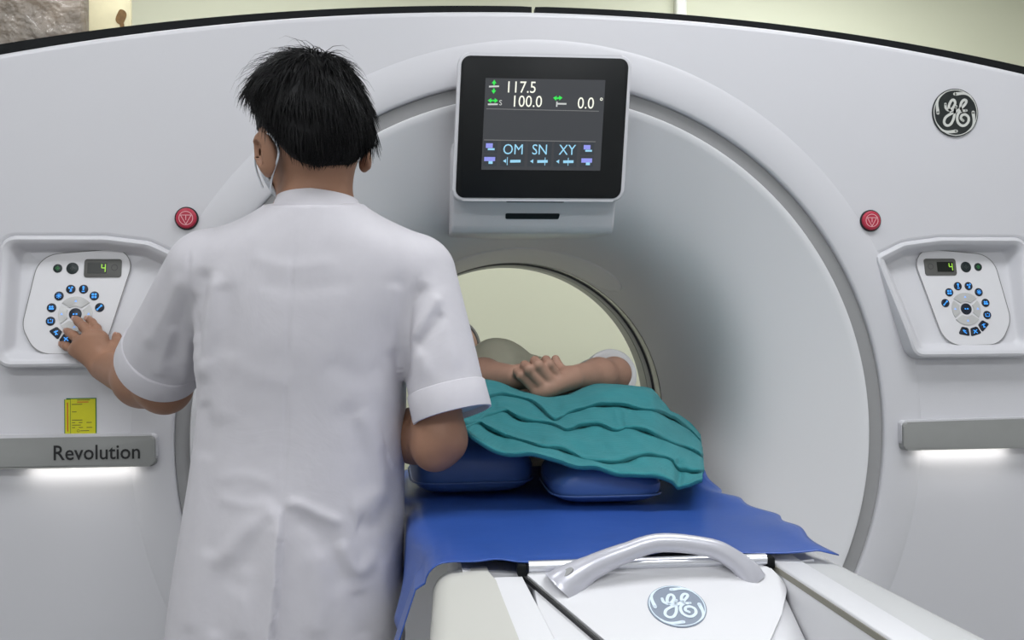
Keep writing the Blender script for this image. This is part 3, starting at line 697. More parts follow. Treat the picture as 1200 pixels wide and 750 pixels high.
def segdist(u, v, pts):
    """distance to a polyline in the fold drawing, the signed side, and the position along it"""
    P = np.asarray(pts, float); best = np.full(u.shape, 1e9); side = np.zeros(u.shape); par = np.zeros(u.shape); n = len(P) - 1
    for i in range(n):
        a, b = P[i], P[i + 1]; d = b - a; L2 = d @ d; t = np.clip(((u - a[0]) * d[0] + (v - a[1]) * d[1]) / L2, 0, 1)
        qx, qy = u - a[0] - t * d[0], v - a[1] - t * d[1]; dist = np.hypot(qx, qy); s = d[0] * (v - a[1]) - d[1] * (u - a[0])
        k = dist < best; best = np.where(k, dist, best); side = np.where(k, np.sign(s), side); par = np.where(k, (i + t) / n, par)
    return best, side, par

def cr(L): return [(440 + x / 2.85, 375 + y / 2.85) for x, y in L]          # fold drawing units
TOPC = cr([(240, 215), (300, 200), (345, 195), (420, 205), (500, 240), (570, 253), (640, 240), (720, 213), (800, 212), (880, 220), (925, 228), (958, 268), (1000, 318), (1050, 372), (1080, 400), (1090, 440)])
B1 = cr([(240, 350), (300, 342), (330, 312), (360, 285), (405, 268), (450, 268), (520, 294), (560, 324), (597, 352), (640, 331), (720, 309), (800, 303), (870, 312), (940, 326), (1000, 352), (1050, 384), (1083, 424)])
B2 = cr([(240, 372), (300, 366), (345, 357), (365, 341), (400, 331), (440, 327), (475, 348), (560, 358), (600, 368), (640, 389), (690, 374), (740, 366), (800, 384), (850, 380), (930, 402), (1000, 431), (1045, 448), (1090, 476)])
B3 = cr([(240, 388), (300, 382), (345, 364), (380, 386), (440, 406), (500, 426), (560, 449), (620, 452), (665, 464), (700, 484), (760, 498), (820, 493), (870, 472), (920, 464), (970, 478), (1004, 502), (1045, 524), (1094, 518)])
B4 = cr([(240, 400), (300, 396), (330, 420), (400, 455), (480, 470), (560, 477), (620, 491), (680, 511), (800, 530), (900, 540), (960, 554), (1000, 561), (1040, 567), (1088, 548)])
NC = 230
CT, C1, C2, C3, C4 = (spline(resample(spline(b, 200), 40), NC) for b in (TOPC, B1, B2, B3, B4))
def vat(C, u): return np.interp(u, C[:, 0], C[:, 1])
def depth_at(u, v):
    t0 = vat(CT, u); b4 = vat(C4, u); fr = np.clip((v - t0) / np.maximum(b4 - t0, 25), -.05, 1.1)
    return np.interp(fr, [-.05, 0, .10, .28, .5, .7, .9, 1, 1.1], [2.31, 2.27, 2.14, 2.00, 1.86, 1.75, 1.655, 1.60, 1.59])
def at_many(u, v, d):
    x = u - 600.0; y = v - 375.0; c_, s_ = math.cos(ROLL), math.sin(ROLL); x, y = (x * c_ - y * s_) / FPX, (2.5 - (x * s_ + y * c_)) / FPX
    return CAM + d[..., None] * np.stack([math.sin(PSI) + x * math.cos(PSI), math.cos(PSI) - x * math.sin(PSI), y], -1)
OUT = np.array((-.08, -.74, .66)); OUT /= np.linalg.norm(OUT)
RIDG = [([(560, 447), (600, 460), (650, 480), (700, 470), (745, 462)], .0030, 6), ([(548, 462), (590, 458), (640, 474), (660, 486)], -.0035, 7), ([(690, 470), (740, 464), (790, 480)], .0030, 6),
        ([(720, 484), (722, 497), (727, 510)], .0036, 2.4), ([(731, 484), (732, 497), (733, 510)], .0036, 2.4), ([(792, 545), (796, 560), (793, 575)], -.012, 5), ([(640, 470), (690, 478), (740, 474)], -.0020, 8),
        ([(580, 482), (600, 480), (625, 492)], .004, 5), ([(572, 500), (610, 512), (640, 526)], -.003, 6), ([(700, 530), (740, 526), (780, 532)], -.0035, 8), ([(660, 520), (700, 526), (760, 522)], .003, 6),
        ([(768, 470), (775, 482), (790, 496)], -.006, 5), ([(590, 520), (630, 530), (670, 545)], .0025, 5), ([(680, 552), (740, 558), (786, 566)], .003, 4)]
PARTS = []
def sheet_layer(Ca, Cb, base, hem, tuck, nr=34, first=False, seed=1):
    """one overlapping ply: from under the ply above (curve Ca) down to its own rolled hem (curve Cb)"""
    a = Ca.copy(); a[:, 1] -= tuck; V = []
    rowsv = []
    if first:
        for dv, dd in ((14, .10), (5, .05)):
            u = a[:, 0]; v = a[:, 1] + dv; rowsv.append(at_many(u, v, depth_at(u, a[:, 1]) + dd))
    for k in range(nr):
        t = k / (nr - 1); u = a[:, 0] * (1 - t) + Cb[:, 0] * t; v = a[:, 1] * (1 - t) + Cb[:, 1] * t; P = at_many(u, v, depth_at(u, v))
        pr = base + hem * t ** 1.6 + .0030 * np.sin(.075 * u + .06 * v + seed) * (.4 + t) + .0014 * np.sin(.19 * u - .16 * v + 2 * seed)
        if first: pr = pr * smooth01(np.array(t * 3))
        for pts, am, wd in RIDG:
            d, s, tt = segdist(u, v, spline(pts, 10)); pr = pr + am * np.exp(-(d / wd) ** 2) * smooth01(np.minimum(tt, 1 - tt) / .12)
        if k >= nr - 4: pr = pr + .0022 * (1 - ((nr - 1 - k) - 1.2) ** 2 / 6)          # stitched hem stands up
        rowsv.append(P + OUT * pr[:, None]); last = (P, pr, u)
    P, pr, u = last; dn_ = np.array((.0, .25, -1.0))
    for q, o in ((.0018, -.0012), (.0034, -.0040), (.0036, -.0075), (.0010, -.0105), (-.006, -.012)): rowsv.append(P + OUT * (pr + o)[:, None] + dn_ * q)
    R = np.array(rowsv)
    R = R.copy(); R[1:-1] = R[1:-1] * .6 + (R[:-2] + R[2:]) * .2
    PARTS.append((R.reshape(-1, 3), grid_faces(len(rowsv), NC)))
sheet_layer(C3, C4, .010, .010, 16, seed=4); sheet_layer(C2, C3, .012, .009, 14, seed=3); sheet_layer(C1, C2, .014, .008, 10, seed=2); sheet_layer(CT, C1, .015, .010, 0, 46, True, 1)
V, F, _ = joinVF(PARTS)
bl_ = put('blanket', V, F, TEAL, None, 80)
tag(bl_, 'folded teal fleece blanket lying over the patient', 'blanket')

# ------------------------------------------------------------------ implicit surfaces for bodies and clothes
f32 = np.float32
def rcone(a, b, r1, r2):
    a = np.asarray(a, f32); b = np.asarray(b, f32); d = b - a; L2 = float(d @ d) + 1e-12
    def f(P):
        q = P - a; t = np.clip(q @ d / L2, 0, 1); return np.linalg.norm(q - t[:, None] * d, axis=1) - (r1 + (r2 - r1) * t)
    f.box = (np.minimum(a, b) - max(r1, r2), np.maximum(a, b) + max(r1, r2)); return f
def ellip(c, r, R=None):
    c = np.asarray(c, f32); r = np.asarray(r, f32); R = np.eye(3, dtype=f32) if R is None else np.asarray(R, f32)   # R columns = axes
    def f(P):
        q = (P - c) @ R; k0 = np.linalg.norm(q / r, axis=1); k1 = np.linalg.norm(q / (r * r), axis=1) + 1e-9; return k0 * (k0 - 1) / k1
    m = float(r.max()); f.box = (c - m, c + m); return f
def smin(a, b, k):
    h = np.clip(.5 + .5 * (b - a) / k, 0, 1); return b + (a - b) * h - k * h * (1 - h)
def smax(a, b, k): return -smin(-a, -b, k)
def blend(prims):
    """list of (fn, k[, op]); op '-' carves"""
    def f(P):
        d = None
        for p in prims:
            fn, k = p[0], p[1]
            if d is None: d = fn(P); continue
            if hasattr(fn, 'box'):
                lo, hi = fn.box; mg = max(.03, k * 1.5)
                m = np.nonzero(np.all((P > lo - mg) & (P < hi + mg), axis=1))[0]
                if len(m) == 0: continue
                e = fn(P[m]); d[m] = smax(d[m], -e, k) if len(p) > 2 else smin(d[m], e, k)
                continue
            e = fn(P)
            d = smax(d, -e, k) if len(p) > 2 else smin(d, e, k)
        return d
    return f
def sdf_mesh(fn, lo, hi, h, B=8, newton=1, crop=None):
    lo = np.asarray(lo, float); hi = np.asarray(hi, float); nb = np.ceil((hi - lo) / (h * B)).astype(int)
    I = np.stack(np.meshgrid(*[np.arange(k) for k in nb], indexing='ij'), -1).reshape(-1, 3)
    C = (lo + (I + .5) * h * B).astype(f32)
    ev = lambda P: np.concatenate([fn(P[i:i + 200000]) for i in range(0, len(P), 200000)])
    keep = np.abs(ev(C)) < h * B * .87 * 1.25 + .004; I = I[keep]
    g = np.stack(np.meshgrid(*[np.arange(B + 1)] * 3, indexing='ij'), -1).reshape(-1, 3)
    n1 = B + 1; PT = (lo + ((I[:, None, :] * B + g[None]) * h)).astype(f32).reshape(-1, 3)
    # evaluate in spatial chunks so that culling helps
    D = np.concatenate([fn(PT[i:i + 729 * 24]) for i in range(0, len(PT), 729 * 24)]).reshape(len(I), n1, n1, n1)
    S = D < 0
    cnt = sum(S[:, a:B + a, b:B + b, c:B + c].astype(np.int8) for a in (0, 1) for b in (0, 1) for c in (0, 1))
    act = (cnt > 0) & (cnt < 8); bi, x, y, z = np.nonzero(act)
    dims = nb * B + 2
    gx, gy, gz = I[bi, 0] * B + x, I[bi, 1] * B + y, I[bi, 2] * B + z
    key = (gx.astype(np.int64) * dims[1] + gy) * dims[2] + gz
    acc = np.zeros((len(bi), 3)); num = np.zeros(len(bi))
    corners = [(a, b, c) for a in (0, 1) for b in (0, 1) for c in (0, 1)]
    for a in corners:
        for ax in range(3):
            if a[ax]: continue
            b = list(a); b[ax] = 1
            da = D[bi, x + a[0], y + a[1], z + a[2]]; db = D[bi, x + b[0], y + b[1], z + b[2]]
            m = (da < 0) != (db < 0); t = np.where(m, da / np.where(m, da - db, 1), 0)
            p = np.array(a, float)[None] * np.ones((len(bi), 1)); p[:, ax] += t; acc += p * m[:, None]; num += m
    Vt = lo + (np.stack([gx, gy, gz], 1) + acc / num[:, None]) * h
    order = np.argsort(key); skey = key[order]
    F = []
    for ax in range(3):
        o1, o2 = [(1, 2), (2, 0), (0, 1)][ax]
        sl0 = S[:, :B, :B, :B]; idx = [slice(None)] + [slice(0, B)] * 3; idx[ax + 1] = slice(1, B + 1); sl1 = S[tuple(idx)]
        eb, ex, ey, ez = np.nonzero(sl0 != sl1); E_ = np.stack([I[eb, 0] * B + ex, I[eb, 1] * B + ey, I[eb, 2] * B + ez], 1)
        inside = sl0[eb, ex, ey, ez]; q = []
        for (u_, v_) in ((0, 0), (1, 0), (1, 1), (0, 1)):
            c = E_.copy(); c[:, o1] -= u_; c[:, o2] -= v_
            kk = (c[:, 0].astype(np.int64) * dims[1] + c[:, 1]) * dims[2] + c[:, 2]; pos = np.clip(np.searchsorted(skey, kk), 0, len(skey) - 1)
            q.append(np.where((skey[pos] == kk) & (c.min(1) >= 0), order[pos], -1))
        q = np.stack(q, 1); ok = (q >= 0).all(1); q = q[ok]; ins = inside[ok]; q[~ins] = q[~ins][:, ::-1]; F.append(q)
    F = np.vstack(F)
    for _ in range(newton):
        P = Vt.astype(f32); e = f32(h * .3); d0 = ev(P); g = np.stack([ev(P + e * np.eye(3, dtype=f32)[i]) - d0 for i in range(3)], 1) / e
        n2 = (g * g).sum(1) + 1e-6; st_ = np.clip(d0 / n2, -h, h); Vt = Vt - (g * st_[:, None] / 1.0) * np.where(n2 < 4, 1, 0)[:, None]
    return Vt, F
def sdf_obj(name, fn, lo, hi, h, m, parent=None, post=None, newton=1):
    V, F = sdf_mesh(fn, lo, hi, h, newton=newton)
    if post is not None: V = post(V, F)
    return put(name, V, F, m, parent, 180)
def vnormals(V, F):
    F = np.asarray(F); a, b, c, d = (V[F[:, i]] for i in range(4)); n = np.cross(c - a, d - b); N = np.zeros_like(V)
    for i in range(4): np.add.at(N, F[:, i], n)
    return N / (np.linalg.norm(N, axis=1)[:, None] + 1e-12)
CR = np.array((math.cos(PSI), -math.sin(PSI), 0)); CF = np.array((math.sin(PSI), math.cos(PSI), 0)); UP = np.array((0, 0, 1.0))
SKIN = mat('skin warm', (.315, .168, .108), .5, noise=.10, nscale=25, bump=.1, bscale=300, bdist=.0005, spec=.35)
SKINP = mat('skin pale', (.38, .22, .16), .5, noise=.10, nscale=25, bump=.1, bscale=300, bdist=.0005, spec=.35)
NAIL = mat('nail', (.50, .30, .24), .3, noise=.04)
HAIR = mat('black hair', (.0042, .0042, .005), .55, noise=.3, nscale=90, spec=.22)
COAT = nodes_fabric('white coat cotton', (.56, .545, .585), (.545, .53, .57), .8, 330, .10, .0004, .1, .22, 8.0)
SEAM = mat('white coat seam', (.58, .57, .60), .85, noise=.03)
MASKM = nodes_fabric('mask white', (.66, .69, .74), (.64, .67, .72), .85, 300, .1, .0004, .0)
TROU = nodes_fabric('dark trousers cotton', (.03, .032, .045), (.026, .028, .04), .9, 300, .1, .0004, .0)
SHOE = mat('black shoe rubber', (.015, .015, .017), .5, noise=.1)

# ------------------------------------------------------------------ the man in the white coat
DM = 1.62
man = empty('person', (*at(345, 700, DM)[:2], 0), 'man in white short sleeved coat and mask pressing panel keys', 'person')
HC = at(362, 158, 1.645); th = math.radians(31); ph = math.radians(10)
hr = math.cos(th) * CR + math.sin(th) * CF; hf = math.cos(th) * CF - math.sin(th) * CR
hF = math.cos(ph) * hf - math.sin(ph) * UP; hU = math.cos(ph) * UP + math.sin(ph) * hf; ro_ = math.radians(7); hr, hU = math.cos(ro_) * hr + math.sin(ro_) * hU, math.cos(ro_) * hU - math.sin(ro_) * hr; HR = np.stack([hr, hF, hU], 1)
def hp_(x, y, z): return HC + HR @ np.array((x, y, z))
head = [(ellip(hp_(0, -.004, .014), (.076, .096, .090), HR), 0), (ellip(hp_(0, .030, -.062), (.056, .056, .056), HR), .03), (ellip(hp_(0, .046, -.025), (.062, .048, .060), HR), .03),
        (ellip(hp_(0, .066, -.095), (.024, .020, .018), HR), .025), (ellip(hp_(0, -.055, -.03), (.055, .038, .05), HR), .03),
        (rcone(hp_(0, .086, .000), hp_(0, .106, -.040), .008, .013), .010), (ellip(hp_(0, .088, .022), (.050, .012, .010), HR), .012),
        (ellip(hp_(-.031, .096, -.002), (.016, .012, .011), HR), .008, '-'), (ellip(hp_(.031, .096, -.002), (.016, .012, .011), HR), .008, '-'),
        (ellip(hp_(-.031, .079, -.002), (.0125, .0125, .0125)), .002), (ellip(hp_(.031, .079, -.002), (.0125, .0125, .0125)), .002),
        (ellip(hp_(0, .092, -.064), (.024, .010, .007), HR), .006)]
for s in (-1, 1):
    Re = HR @ np.array(Matrix.Rotation(s * math.radians(-24), 3, 'Z') @ Matrix.Rotation(math.radians(-10), 3, 'X'))
    head += [(ellip(hp_(s * .085, -.017, -.032), (.0085, .0225, .035), Re), .006), (ellip(hp_(s * .090, -.011, -.030), (.006, .012, .021), Re), .004, '-'),
             (ellip(hp_(s * .080, -.008, -.058), (.007, .011, .011), Re), .010)]
NB = at(371, 268, 1.625)
neck = [(rcone(hp_(0, -.022, -.05), NB, .052, .057), .025)]
SL, SR = at(240, 308, 1.62), at(498, 314, 1.62)
EL, WL = at(193, 453, 1.775), at(123, 430, 1.985)
ER, WR = at(515, 514, 1.57), at(440, 505, 1.79)
def tor(z): return at(*z)
torso = [(rcone(at(360, 300, 1.63), at(352, 470, 1.63), .085, .10), .05), (rcone(at(352, 470, 1.63), at(335, 650, 1.63), .10, .11), .05),
         (rcone(SL, at(330, 305, 1.64), .036, .05), .04), (rcone(SR, at(410, 305, 1.64), .036, .05), .04), (rcone(at(371, 300, 1.63), NB, .06, .053), .03)]
def limb(a, b, r1, r2, k=.02): return (rcone(a, b, r1, r2), k)
arms = [limb(SL, EL, .040, .041), limb(EL, EL + (WL - EL) * .35, .042, .0455, .03), limb(EL + (WL - EL) * .35, WL, .0455, .0285, .03),
        limb(SR, ER, .040, .038), limb(ER, ER + (WR - ER) * .35, .037, .041), limb(ER + (0, 0, -.004), at(508, 530, 1.565), .033, .028), limb(ER + (WR - ER) * .35, WR, .042, .028)]
FINGER_TIPS = []
def hand(wrist, knuckles, fingers, thumb, rs, rp=.0145):
    """wrist, 4 knuckles (index..little), per finger [pip, dip, tip], thumb [base, mcp, ip, tip]"""
    out = []
    for k, kn in enumerate(knuckles): out.append((rcone(wrist + (kn - wrist) * .12, kn, .017, rp * (.97 if k < 3 else .86)), .014))
    for i in range(3): out.append((rcone(knuckles[i] * .5 + knuckles[i + 1] * .5, wrist + (knuckles[i] * .5 + knuckles[i + 1] * .5 - wrist) * .25, rp * .9, .017), .012))
    for k, ch in enumerate(fingers):
        pts = [knuckles[k]] + ch; r = rs[k]
        for i in range(3): out.append((rcone(pts[i], pts[i + 1], r * (1.12, 1.0, .92)[i], r * (1.0, .92, .80)[i]), .0035 if i else .005))
        for j in (1,): out.append((ellip(pts[j], (r * 1.06,) * 3), .003))
        FINGER_TIPS.append((pts[-1], pts[-2], r))
    for i in range(3): out.append((rcone(thumb[i], thumb[i + 1], (.018, .013, .0115)[i], (.013, .0115, .0095)[i]), .010 if i == 0 else .004))
    FINGER_TIPS.append((thumb[-1], thumb[-2], .011))
    return out
# left hand on the panel keys (tips touch the faceplate)
kn = [at(119, 397, 1.992), at(108, 396, 1.990), at(97, 402, 1.992), at(88, 411, 1.998)]
fg = [[at(113, 385, 2.010), at(108, 378, 2.028), at(104, 374, 2.040)], [at(98, 383, 2.006), at(92, 377, 2.026), at(89, 374, 2.040)],
      [at(86, 393, 2.010), at(81, 390, 2.028), at(79, 388, 2.040)], [at(78, 406, 2.014), at(74, 404, 2.030), at(72, 403, 2.040)]]
tb = [at(124, 419, 1.980), at(132, 411, 1.990), at(137, 403, 2.004), at(137, 395, 2.020)]
handL = hand(WL, kn, fg, tb, [.0088, .0092, .0087, .0076])
# right hand, relaxed in front of him
d_ = (WR - ER) / np.linalg.norm(WR - ER); sd = np.cross(d_, UP); sd /= np.linalg.norm(sd); dn = np.array((0, 0, -1.0))
kr = [WR + d_ * .085 + sd * o for o in (-.030, -.010, .010, .028)]
fr_ = [[q + d_ * .036 + dn * .006, q + d_ * .056 + dn * .018, q + d_ * .066 + dn * .034] for q in kr]
tr_ = [WR + d_ * .02 - sd * .018, WR + d_ * .05 - sd * .040, WR + d_ * .075 - sd * .046 + dn * .012, WR + d_ * .095 - sd * .046 + dn * .022]
handR = hand(WR, kr, fr_, tr_, [.0088, .0092, .0087, .0078])
hipL, hipR = at(285, 700, 1.63), at(395, 700, 1.63)
def foot(h, off): return np.array((h[0] + off, h[1], 0))
legs = []; LEGP = []
for hq, off in ((hipL, -.02), (hipR, .02)):
    kn_ = np.array((hq[0] + off * .5, hq[1] + .01, .50)); an = np.array((hq[0] + off, hq[1] + .0, .09)); LEGP.append((hq, kn_, an))
    legs += [(rcone(hq, kn_, .080, .054), .04), (rcone(kn_, an, .054, .038), .03), (rcone(an + (0, -.01, -.045), an + CF * .14 + (0, 0, -.055), .035, .03), .02)]
body_f = blend(head + neck + torso + arms + handL + handR + legs)
pts = np.array([HC + .15, HC - .15, SL, SR, EL, WL, *kn, *[q[-1] for q in fg], tb[-1], ER, WR, *[q[-1] for q in fr_], *[l[2] for l in LEGP]])
blo = pts.min(0) - .10; bhi = pts.max(0) + .10; blo[2] = -.02; bhi[1] += .08
ob = sdf_obj('body', body_f, blo, bhi, .0036, SKIN, man)
for tip, prev, r in FINGER_TIPS[:5]:
    ax = (tip - prev) / np.linalg.norm(tip - prev); nn = -CF - ax * (-CF @ ax); nn /= np.linalg.norm(nn); sd_ = np.cross(ax, nn)
    pl = [(.0048 * math.cos(a), .0062 * math.sin(a)) for a in np.linspace(0, 2 * PI, 14, endpoint=False)]
    V, F = prism(pl, -.002, .0006, plane_map(tip + nn * r * .74 + ax * .001, sd_, ax, nn), .0004, 1); put('fingernail', V, F, NAIL, man)

# trousers and shoes
tf = blend([(rcone(LEGP[0][0] + (0, 0, .05), LEGP[1][0] + (0, 0, .05), .085, .085), 0)] + [q for hq, k_, a_ in LEGP for q in ((rcone(hq, k_, .088, .075), .03), (rcone(k_, a_ + (0, 0, -.03), .075, .066), .03))])
sdf_obj('trousers', tf, (blo[0], blo[1], .02), (bhi[0], bhi[1], 1.1), .008, TROU, man)
for hq, k_, a_ in LEGP:
    sf = blend([(rcone(a_ + (0, 0, -.045) - CF * .03, a_ + CF * .15 + (0, 0, -.056), .044, .038), 0), (ellip(a_ + CF * .06 + (0, 0, -.10), (.2, .2, .02)), .005, '-')])
    sdf_obj('shoe', sf, a_ - (.2, .2, .09), a_ + (.2, .3, .06), .006, SHOE, man)

# ---- coat
PXM = DM / FPX
ZT = lambda v: 1.3325 - (v - 377.5) * PXM
prof_v = [215, 250, 275, 300, 340, 400, 450, 500, 550, 600, 650, 700, 750, 800]
prof_L = [338, 318, 268, 228, 224, 230, 235, 231, 225, 217, 209, 202, 196, 192]
prof_R = [408, 424, 462, 498, 494, 476, 475, 473, 471, 471, 470, 469, 471, 474]
prof_b = [.060, .075, .088, .098, .112, .120, .118, .116, .120, .126, .130, .134, .138, .140]
prof_y = [-.01, -.01, -.01, -.005, .0, .005, .008, .008, .006, .004, .002, .0, .0, .0]
ORG = at(345, 377.5, DM); ORG[2] = 0
def loc(P): q = P - ORG; return q @ CR, q @ CF, P[:, 2]
zz = np.array([ZT(v) for v in prof_v])[::-1]
pc = np.array([((l + r) / 2 - 345) * PXM for l, r in zip(prof_L, prof_R)])[::-1]; pa = np.array([(r - l) / 2 * PXM for l, r in zip(prof_L, prof_R)])[::-1]
pb = np.array(prof_b)[::-1]; py = np.array(prof_y)[::-1]
def fine(a): zs = np.linspace(zz[0], zz[-1], 200); y = np.interp(zs, zz, a); y = np.convolve(np.pad(y, 8, 'edge'), np.ones(17) / 17, 'valid'); return zs, y
TC, TA, TB, TY = fine(pc), fine(pa), fine(pb), fine(py)
HEM = ZT(752)
def torso_f(P):
    x, y, z = loc(P); c, a, b, yo = (np.interp(z, *q) for q in (TC, TA, TB, TY)); n = 2.5
    k = (np.abs((x - c) / a) ** n + np.abs((y - yo) / b) ** n) ** (1 / n); d = (k - 1) * np.minimum(a, b)
    return np.maximum(d, z - ZT(246)).astype(f32)
def cutcone(a, b, r1, r2, th_=.005):
    """sleeve: cone cut square at the cuff and hollow near it"""
    a = np.asarray(a, f32); b = np.asarray(b, f32); d = b - a; L = float(np.linalg.norm(d)); d = d / L
    def f(P):
        q = P - a; t = q @ d; r = np.linalg.norm(q - t[:, None] * d, axis=1); R = r1 + (r2 - r1) * np.clip(t / L, 0, 1)
        o = np.where(t < 0, np.linalg.norm(q, axis=1) - r1, r - R); return smax(o, t - L + .006, .004)
    f.box = (np.minimum(a, b) - max(r1, r2) * 1.5, np.maximum(a, b) + max(r1, r2) * 1.5); return f
CL, CRt = at(184, 431, 1.755), at(530, 486, 1.565)
SLs, SRs = at(243, 318, 1.62), at(490, 322, 1.615)
shL = rcone(at(248, 309, 1.625), at(338, 288, 1.62), .052, .058); shR = rcone(at(484, 313, 1.62), at(404, 288, 1.62), .052, .058)
sleeveL = cutcone(SLs, CL, .065, .071); sleeveR = cutcone(SRs, CRt, .060, .0585)
nk = rcone(hp_(0, -.022, -.06), NB + (0, 0, -.02), .0545, .0595)
def coat_f(P):
    d = torso_f(P)
    for fn, k in ((shL, .045), (shR, .045), (sleeveL, .014), (sleeveR, .012)):
        m = np.nonzero(np.all((P > fn.box[0] - .07) & (P < fn.box[1] + .07), axis=1))[0]
        if len(m): d[m] = smin(d[m], fn(P[m]), k)
    z = P[:, 2]; d = smax(d, (HEM - z).astype(f32), .004); d = smax(d, -nk(P), .006)
    return d.astype(f32)
# creases drawn on the coat: (polyline, height, width px, kind) kind 0 ridge/valley, 1 step (proud on the left side of travel)
CRE = [([(347, 262), (341, 330), (337, 420), (335, 500), (331, 590)], -.0016, 2.2, 0),
       ([(331, 586), (328, 640), (324, 700), (318, 760)], .013, 26, 1),
       ([(328, 592), (300, 612), (272, 640), (250, 670)], .0032, 11, 0), ([(322, 600), (298, 650), (275, 700)], -.0030, 15, 0),
       ([(333, 589), (352, 592), (375, 603), (405, 615)], .0038, 7, 0), ([(345, 602), (372, 625), (392, 655), (402, 700)], -.0032, 14, 0),
       ([(398, 632), (408, 655), (424, 668), (446, 640)], .0042, 9, 0), ([(418, 612), (440, 616), (464, 590)], -.0045, 13, 0), ([(408, 598), (432, 590), (458, 560)], .0026, 12, 0),
       ([(250, 562), (290, 558), (325, 572)], .0012, 8, 0), ([(255, 582), (285, 592), (325, 588)], .0016, 7, 0),
       # left armhole and sleeve
       ([(222, 290), (220, 330), (226, 370), (232, 410)], -.0020, 2.5, 0), ([(240, 312), (236, 345), (230, 385), (229, 420)], -.0075, 9, 0), ([(252, 318), (248, 360), (243, 410), (240, 450)], .0060, 10, 0),
       ([(215, 320), (196, 365), (172, 410)], .0040, 9, 0), ([(226, 340), (210, 385), (200, 430)], -.0050, 9, 0), ([(205, 380), (192, 415), (184, 445)], .0040, 8, 0), ([(228, 390), (218, 425), (215, 452)], .0045, 7, 0),
       ([(262, 330), (268, 370), (262, 420)], -.0030, 12, 0), ([(240, 420), (250, 450), (262, 500)], .0030, 14, 0), ([(236, 470), (244, 500), (240, 540)], -.0035, 10, 0),
       # right armhole and sleeve
       ([(494, 318), (482, 345), (476, 390), (474, 440)], -.0020, 2.2, 0), ([(500, 330), (482, 360), (474, 400), (473, 460)], -.0085, 8, 0), ([(463, 330), (462, 370), (460, 420)], .0035, 10, 0),
       ([(515, 345), (500, 370), (482, 400)], .0045, 7, 0), ([(520, 365), (504, 388), (486, 410)], -.0040, 7, 0), ([(512, 335), (524, 380), (536, 440)], .0025, 10, 0), ([(492, 410), (500, 440), (506, 470)], .0035, 9, 0),
       # back
       ([(290, 300), (340, 312), (400, 305)], .0015, 9, 0), ([(300, 330), (350, 338), (420, 330)], -.0012, 10, 0), ([(265, 420), (300, 440), (350, 450)], .0012, 12, 0), ([(380, 420), (420, 440), (455, 430)], -.0016, 14, 0),
       ([(420, 480), (440, 520), (452, 570)], .0030, 12, 0), ([(400, 470), (425, 520), (440, 580)], -.0025, 14, 0), ([(452, 520), (460, 560), (458, 600)], -.003, 9, 0),
       ([(245, 640), (232, 690), (222, 745)], .0035, 12, 0), ([(270, 650), (258, 700), (250, 750)], -.0030, 12, 0), ([(290, 660), (285, 710), (280, 750)], .0025, 12, 0), ([(370, 640), (372, 700), (370, 750)], .0030, 14, 0), ([(420, 690), (425, 720), (428, 750)], -.003, 12, 0), ([(445, 650), (452, 700), (455, 750)], .0035, 10, 0)]
def coat_post(V, F):
    N = vnormals(V, F); u, v, d = to_px(V); back = smooth01((-(N @ CF) + .15) / .5); disp = np.zeros(len(V))
    for pts_, am, wd, kd in CRE:
        P = spline(pts_, 18); dd, s, t = segdist(u, v, P); e = smooth01(np.minimum(t + .02, 1.02 - t) / .18)
        if kd == 0: disp += am * np.exp(-(dd / wd) ** 2) * e
        else:
            e2 = smooth01((t + .0) / .25); disp += am * np.where(s > 0, np.exp(-(dd / wd) ** 1.5), np.clip(1 - dd / 2.0, 0, 1)) * e2
    for S_, C_ in ((SLs, CL), (SRs, CRt)):
        dx = (C_ - S_) / np.linalg.norm(C_ - S_); q = V - C_; t = q @ dx; rr_ = np.linalg.norm(q - t[:, None] * dx, axis=1); disp = disp * np.where(rr_ < .11, smooth01((-.040 - t) / .03), 1)
    x, y, z = loc(V); disp = disp * back + .0012 * noise2(x * 1.6, z * 1.6, 5) + .0006 * noise2(x * 4, z * 4, 9)
    return V + N * disp[:, None]
lo = np.array((min(CL[0], SL[0]) - .14, ORG[1] - .30, HEM - .03)); hi = np.array((max(CRt[0], SR[0]) + .12, ORG[1] + .34, ZT(205)))
coat = sdf_obj('coat', coat_f, lo, hi, .0042, COAT, man, coat_post); coat['label'] = 'white cotton coat with short sleeves and back vent'
# cuffs: a stitched line standing a little proud
for S_, C_, r_, r0 in ((SLs, CL, .071, .065), (SRs, CRt, .0585, .060)):
    dx = (C_ - S_) / np.linalg.norm(C_ - S_); a_ = np.cross(dx, UP); a_ /= np.linalg.norm(a_); b_ = np.cross(dx, a_)
    V = []
    for s_, rr in ((-.042, r_ - .003), (-.0415, r_ + .0016), (-.0400, r_ + .0026), (-.004, r_ + .0030), (.0015, r_ + .0024), (.002, r_ - .001), (-.010, r_ - .004)):
        for j in range(56):
            an = 2 * PI * j / 56; wob = .0012 * math.sin(3 * an + 1) ; V.append(C_ + dx * s_ + (rr + wob) * (math.cos(an) * a_ + math.sin(an) * b_))
    put('cuff', V, grid_faces(7, 56, cv=True), COAT, coat, 60)
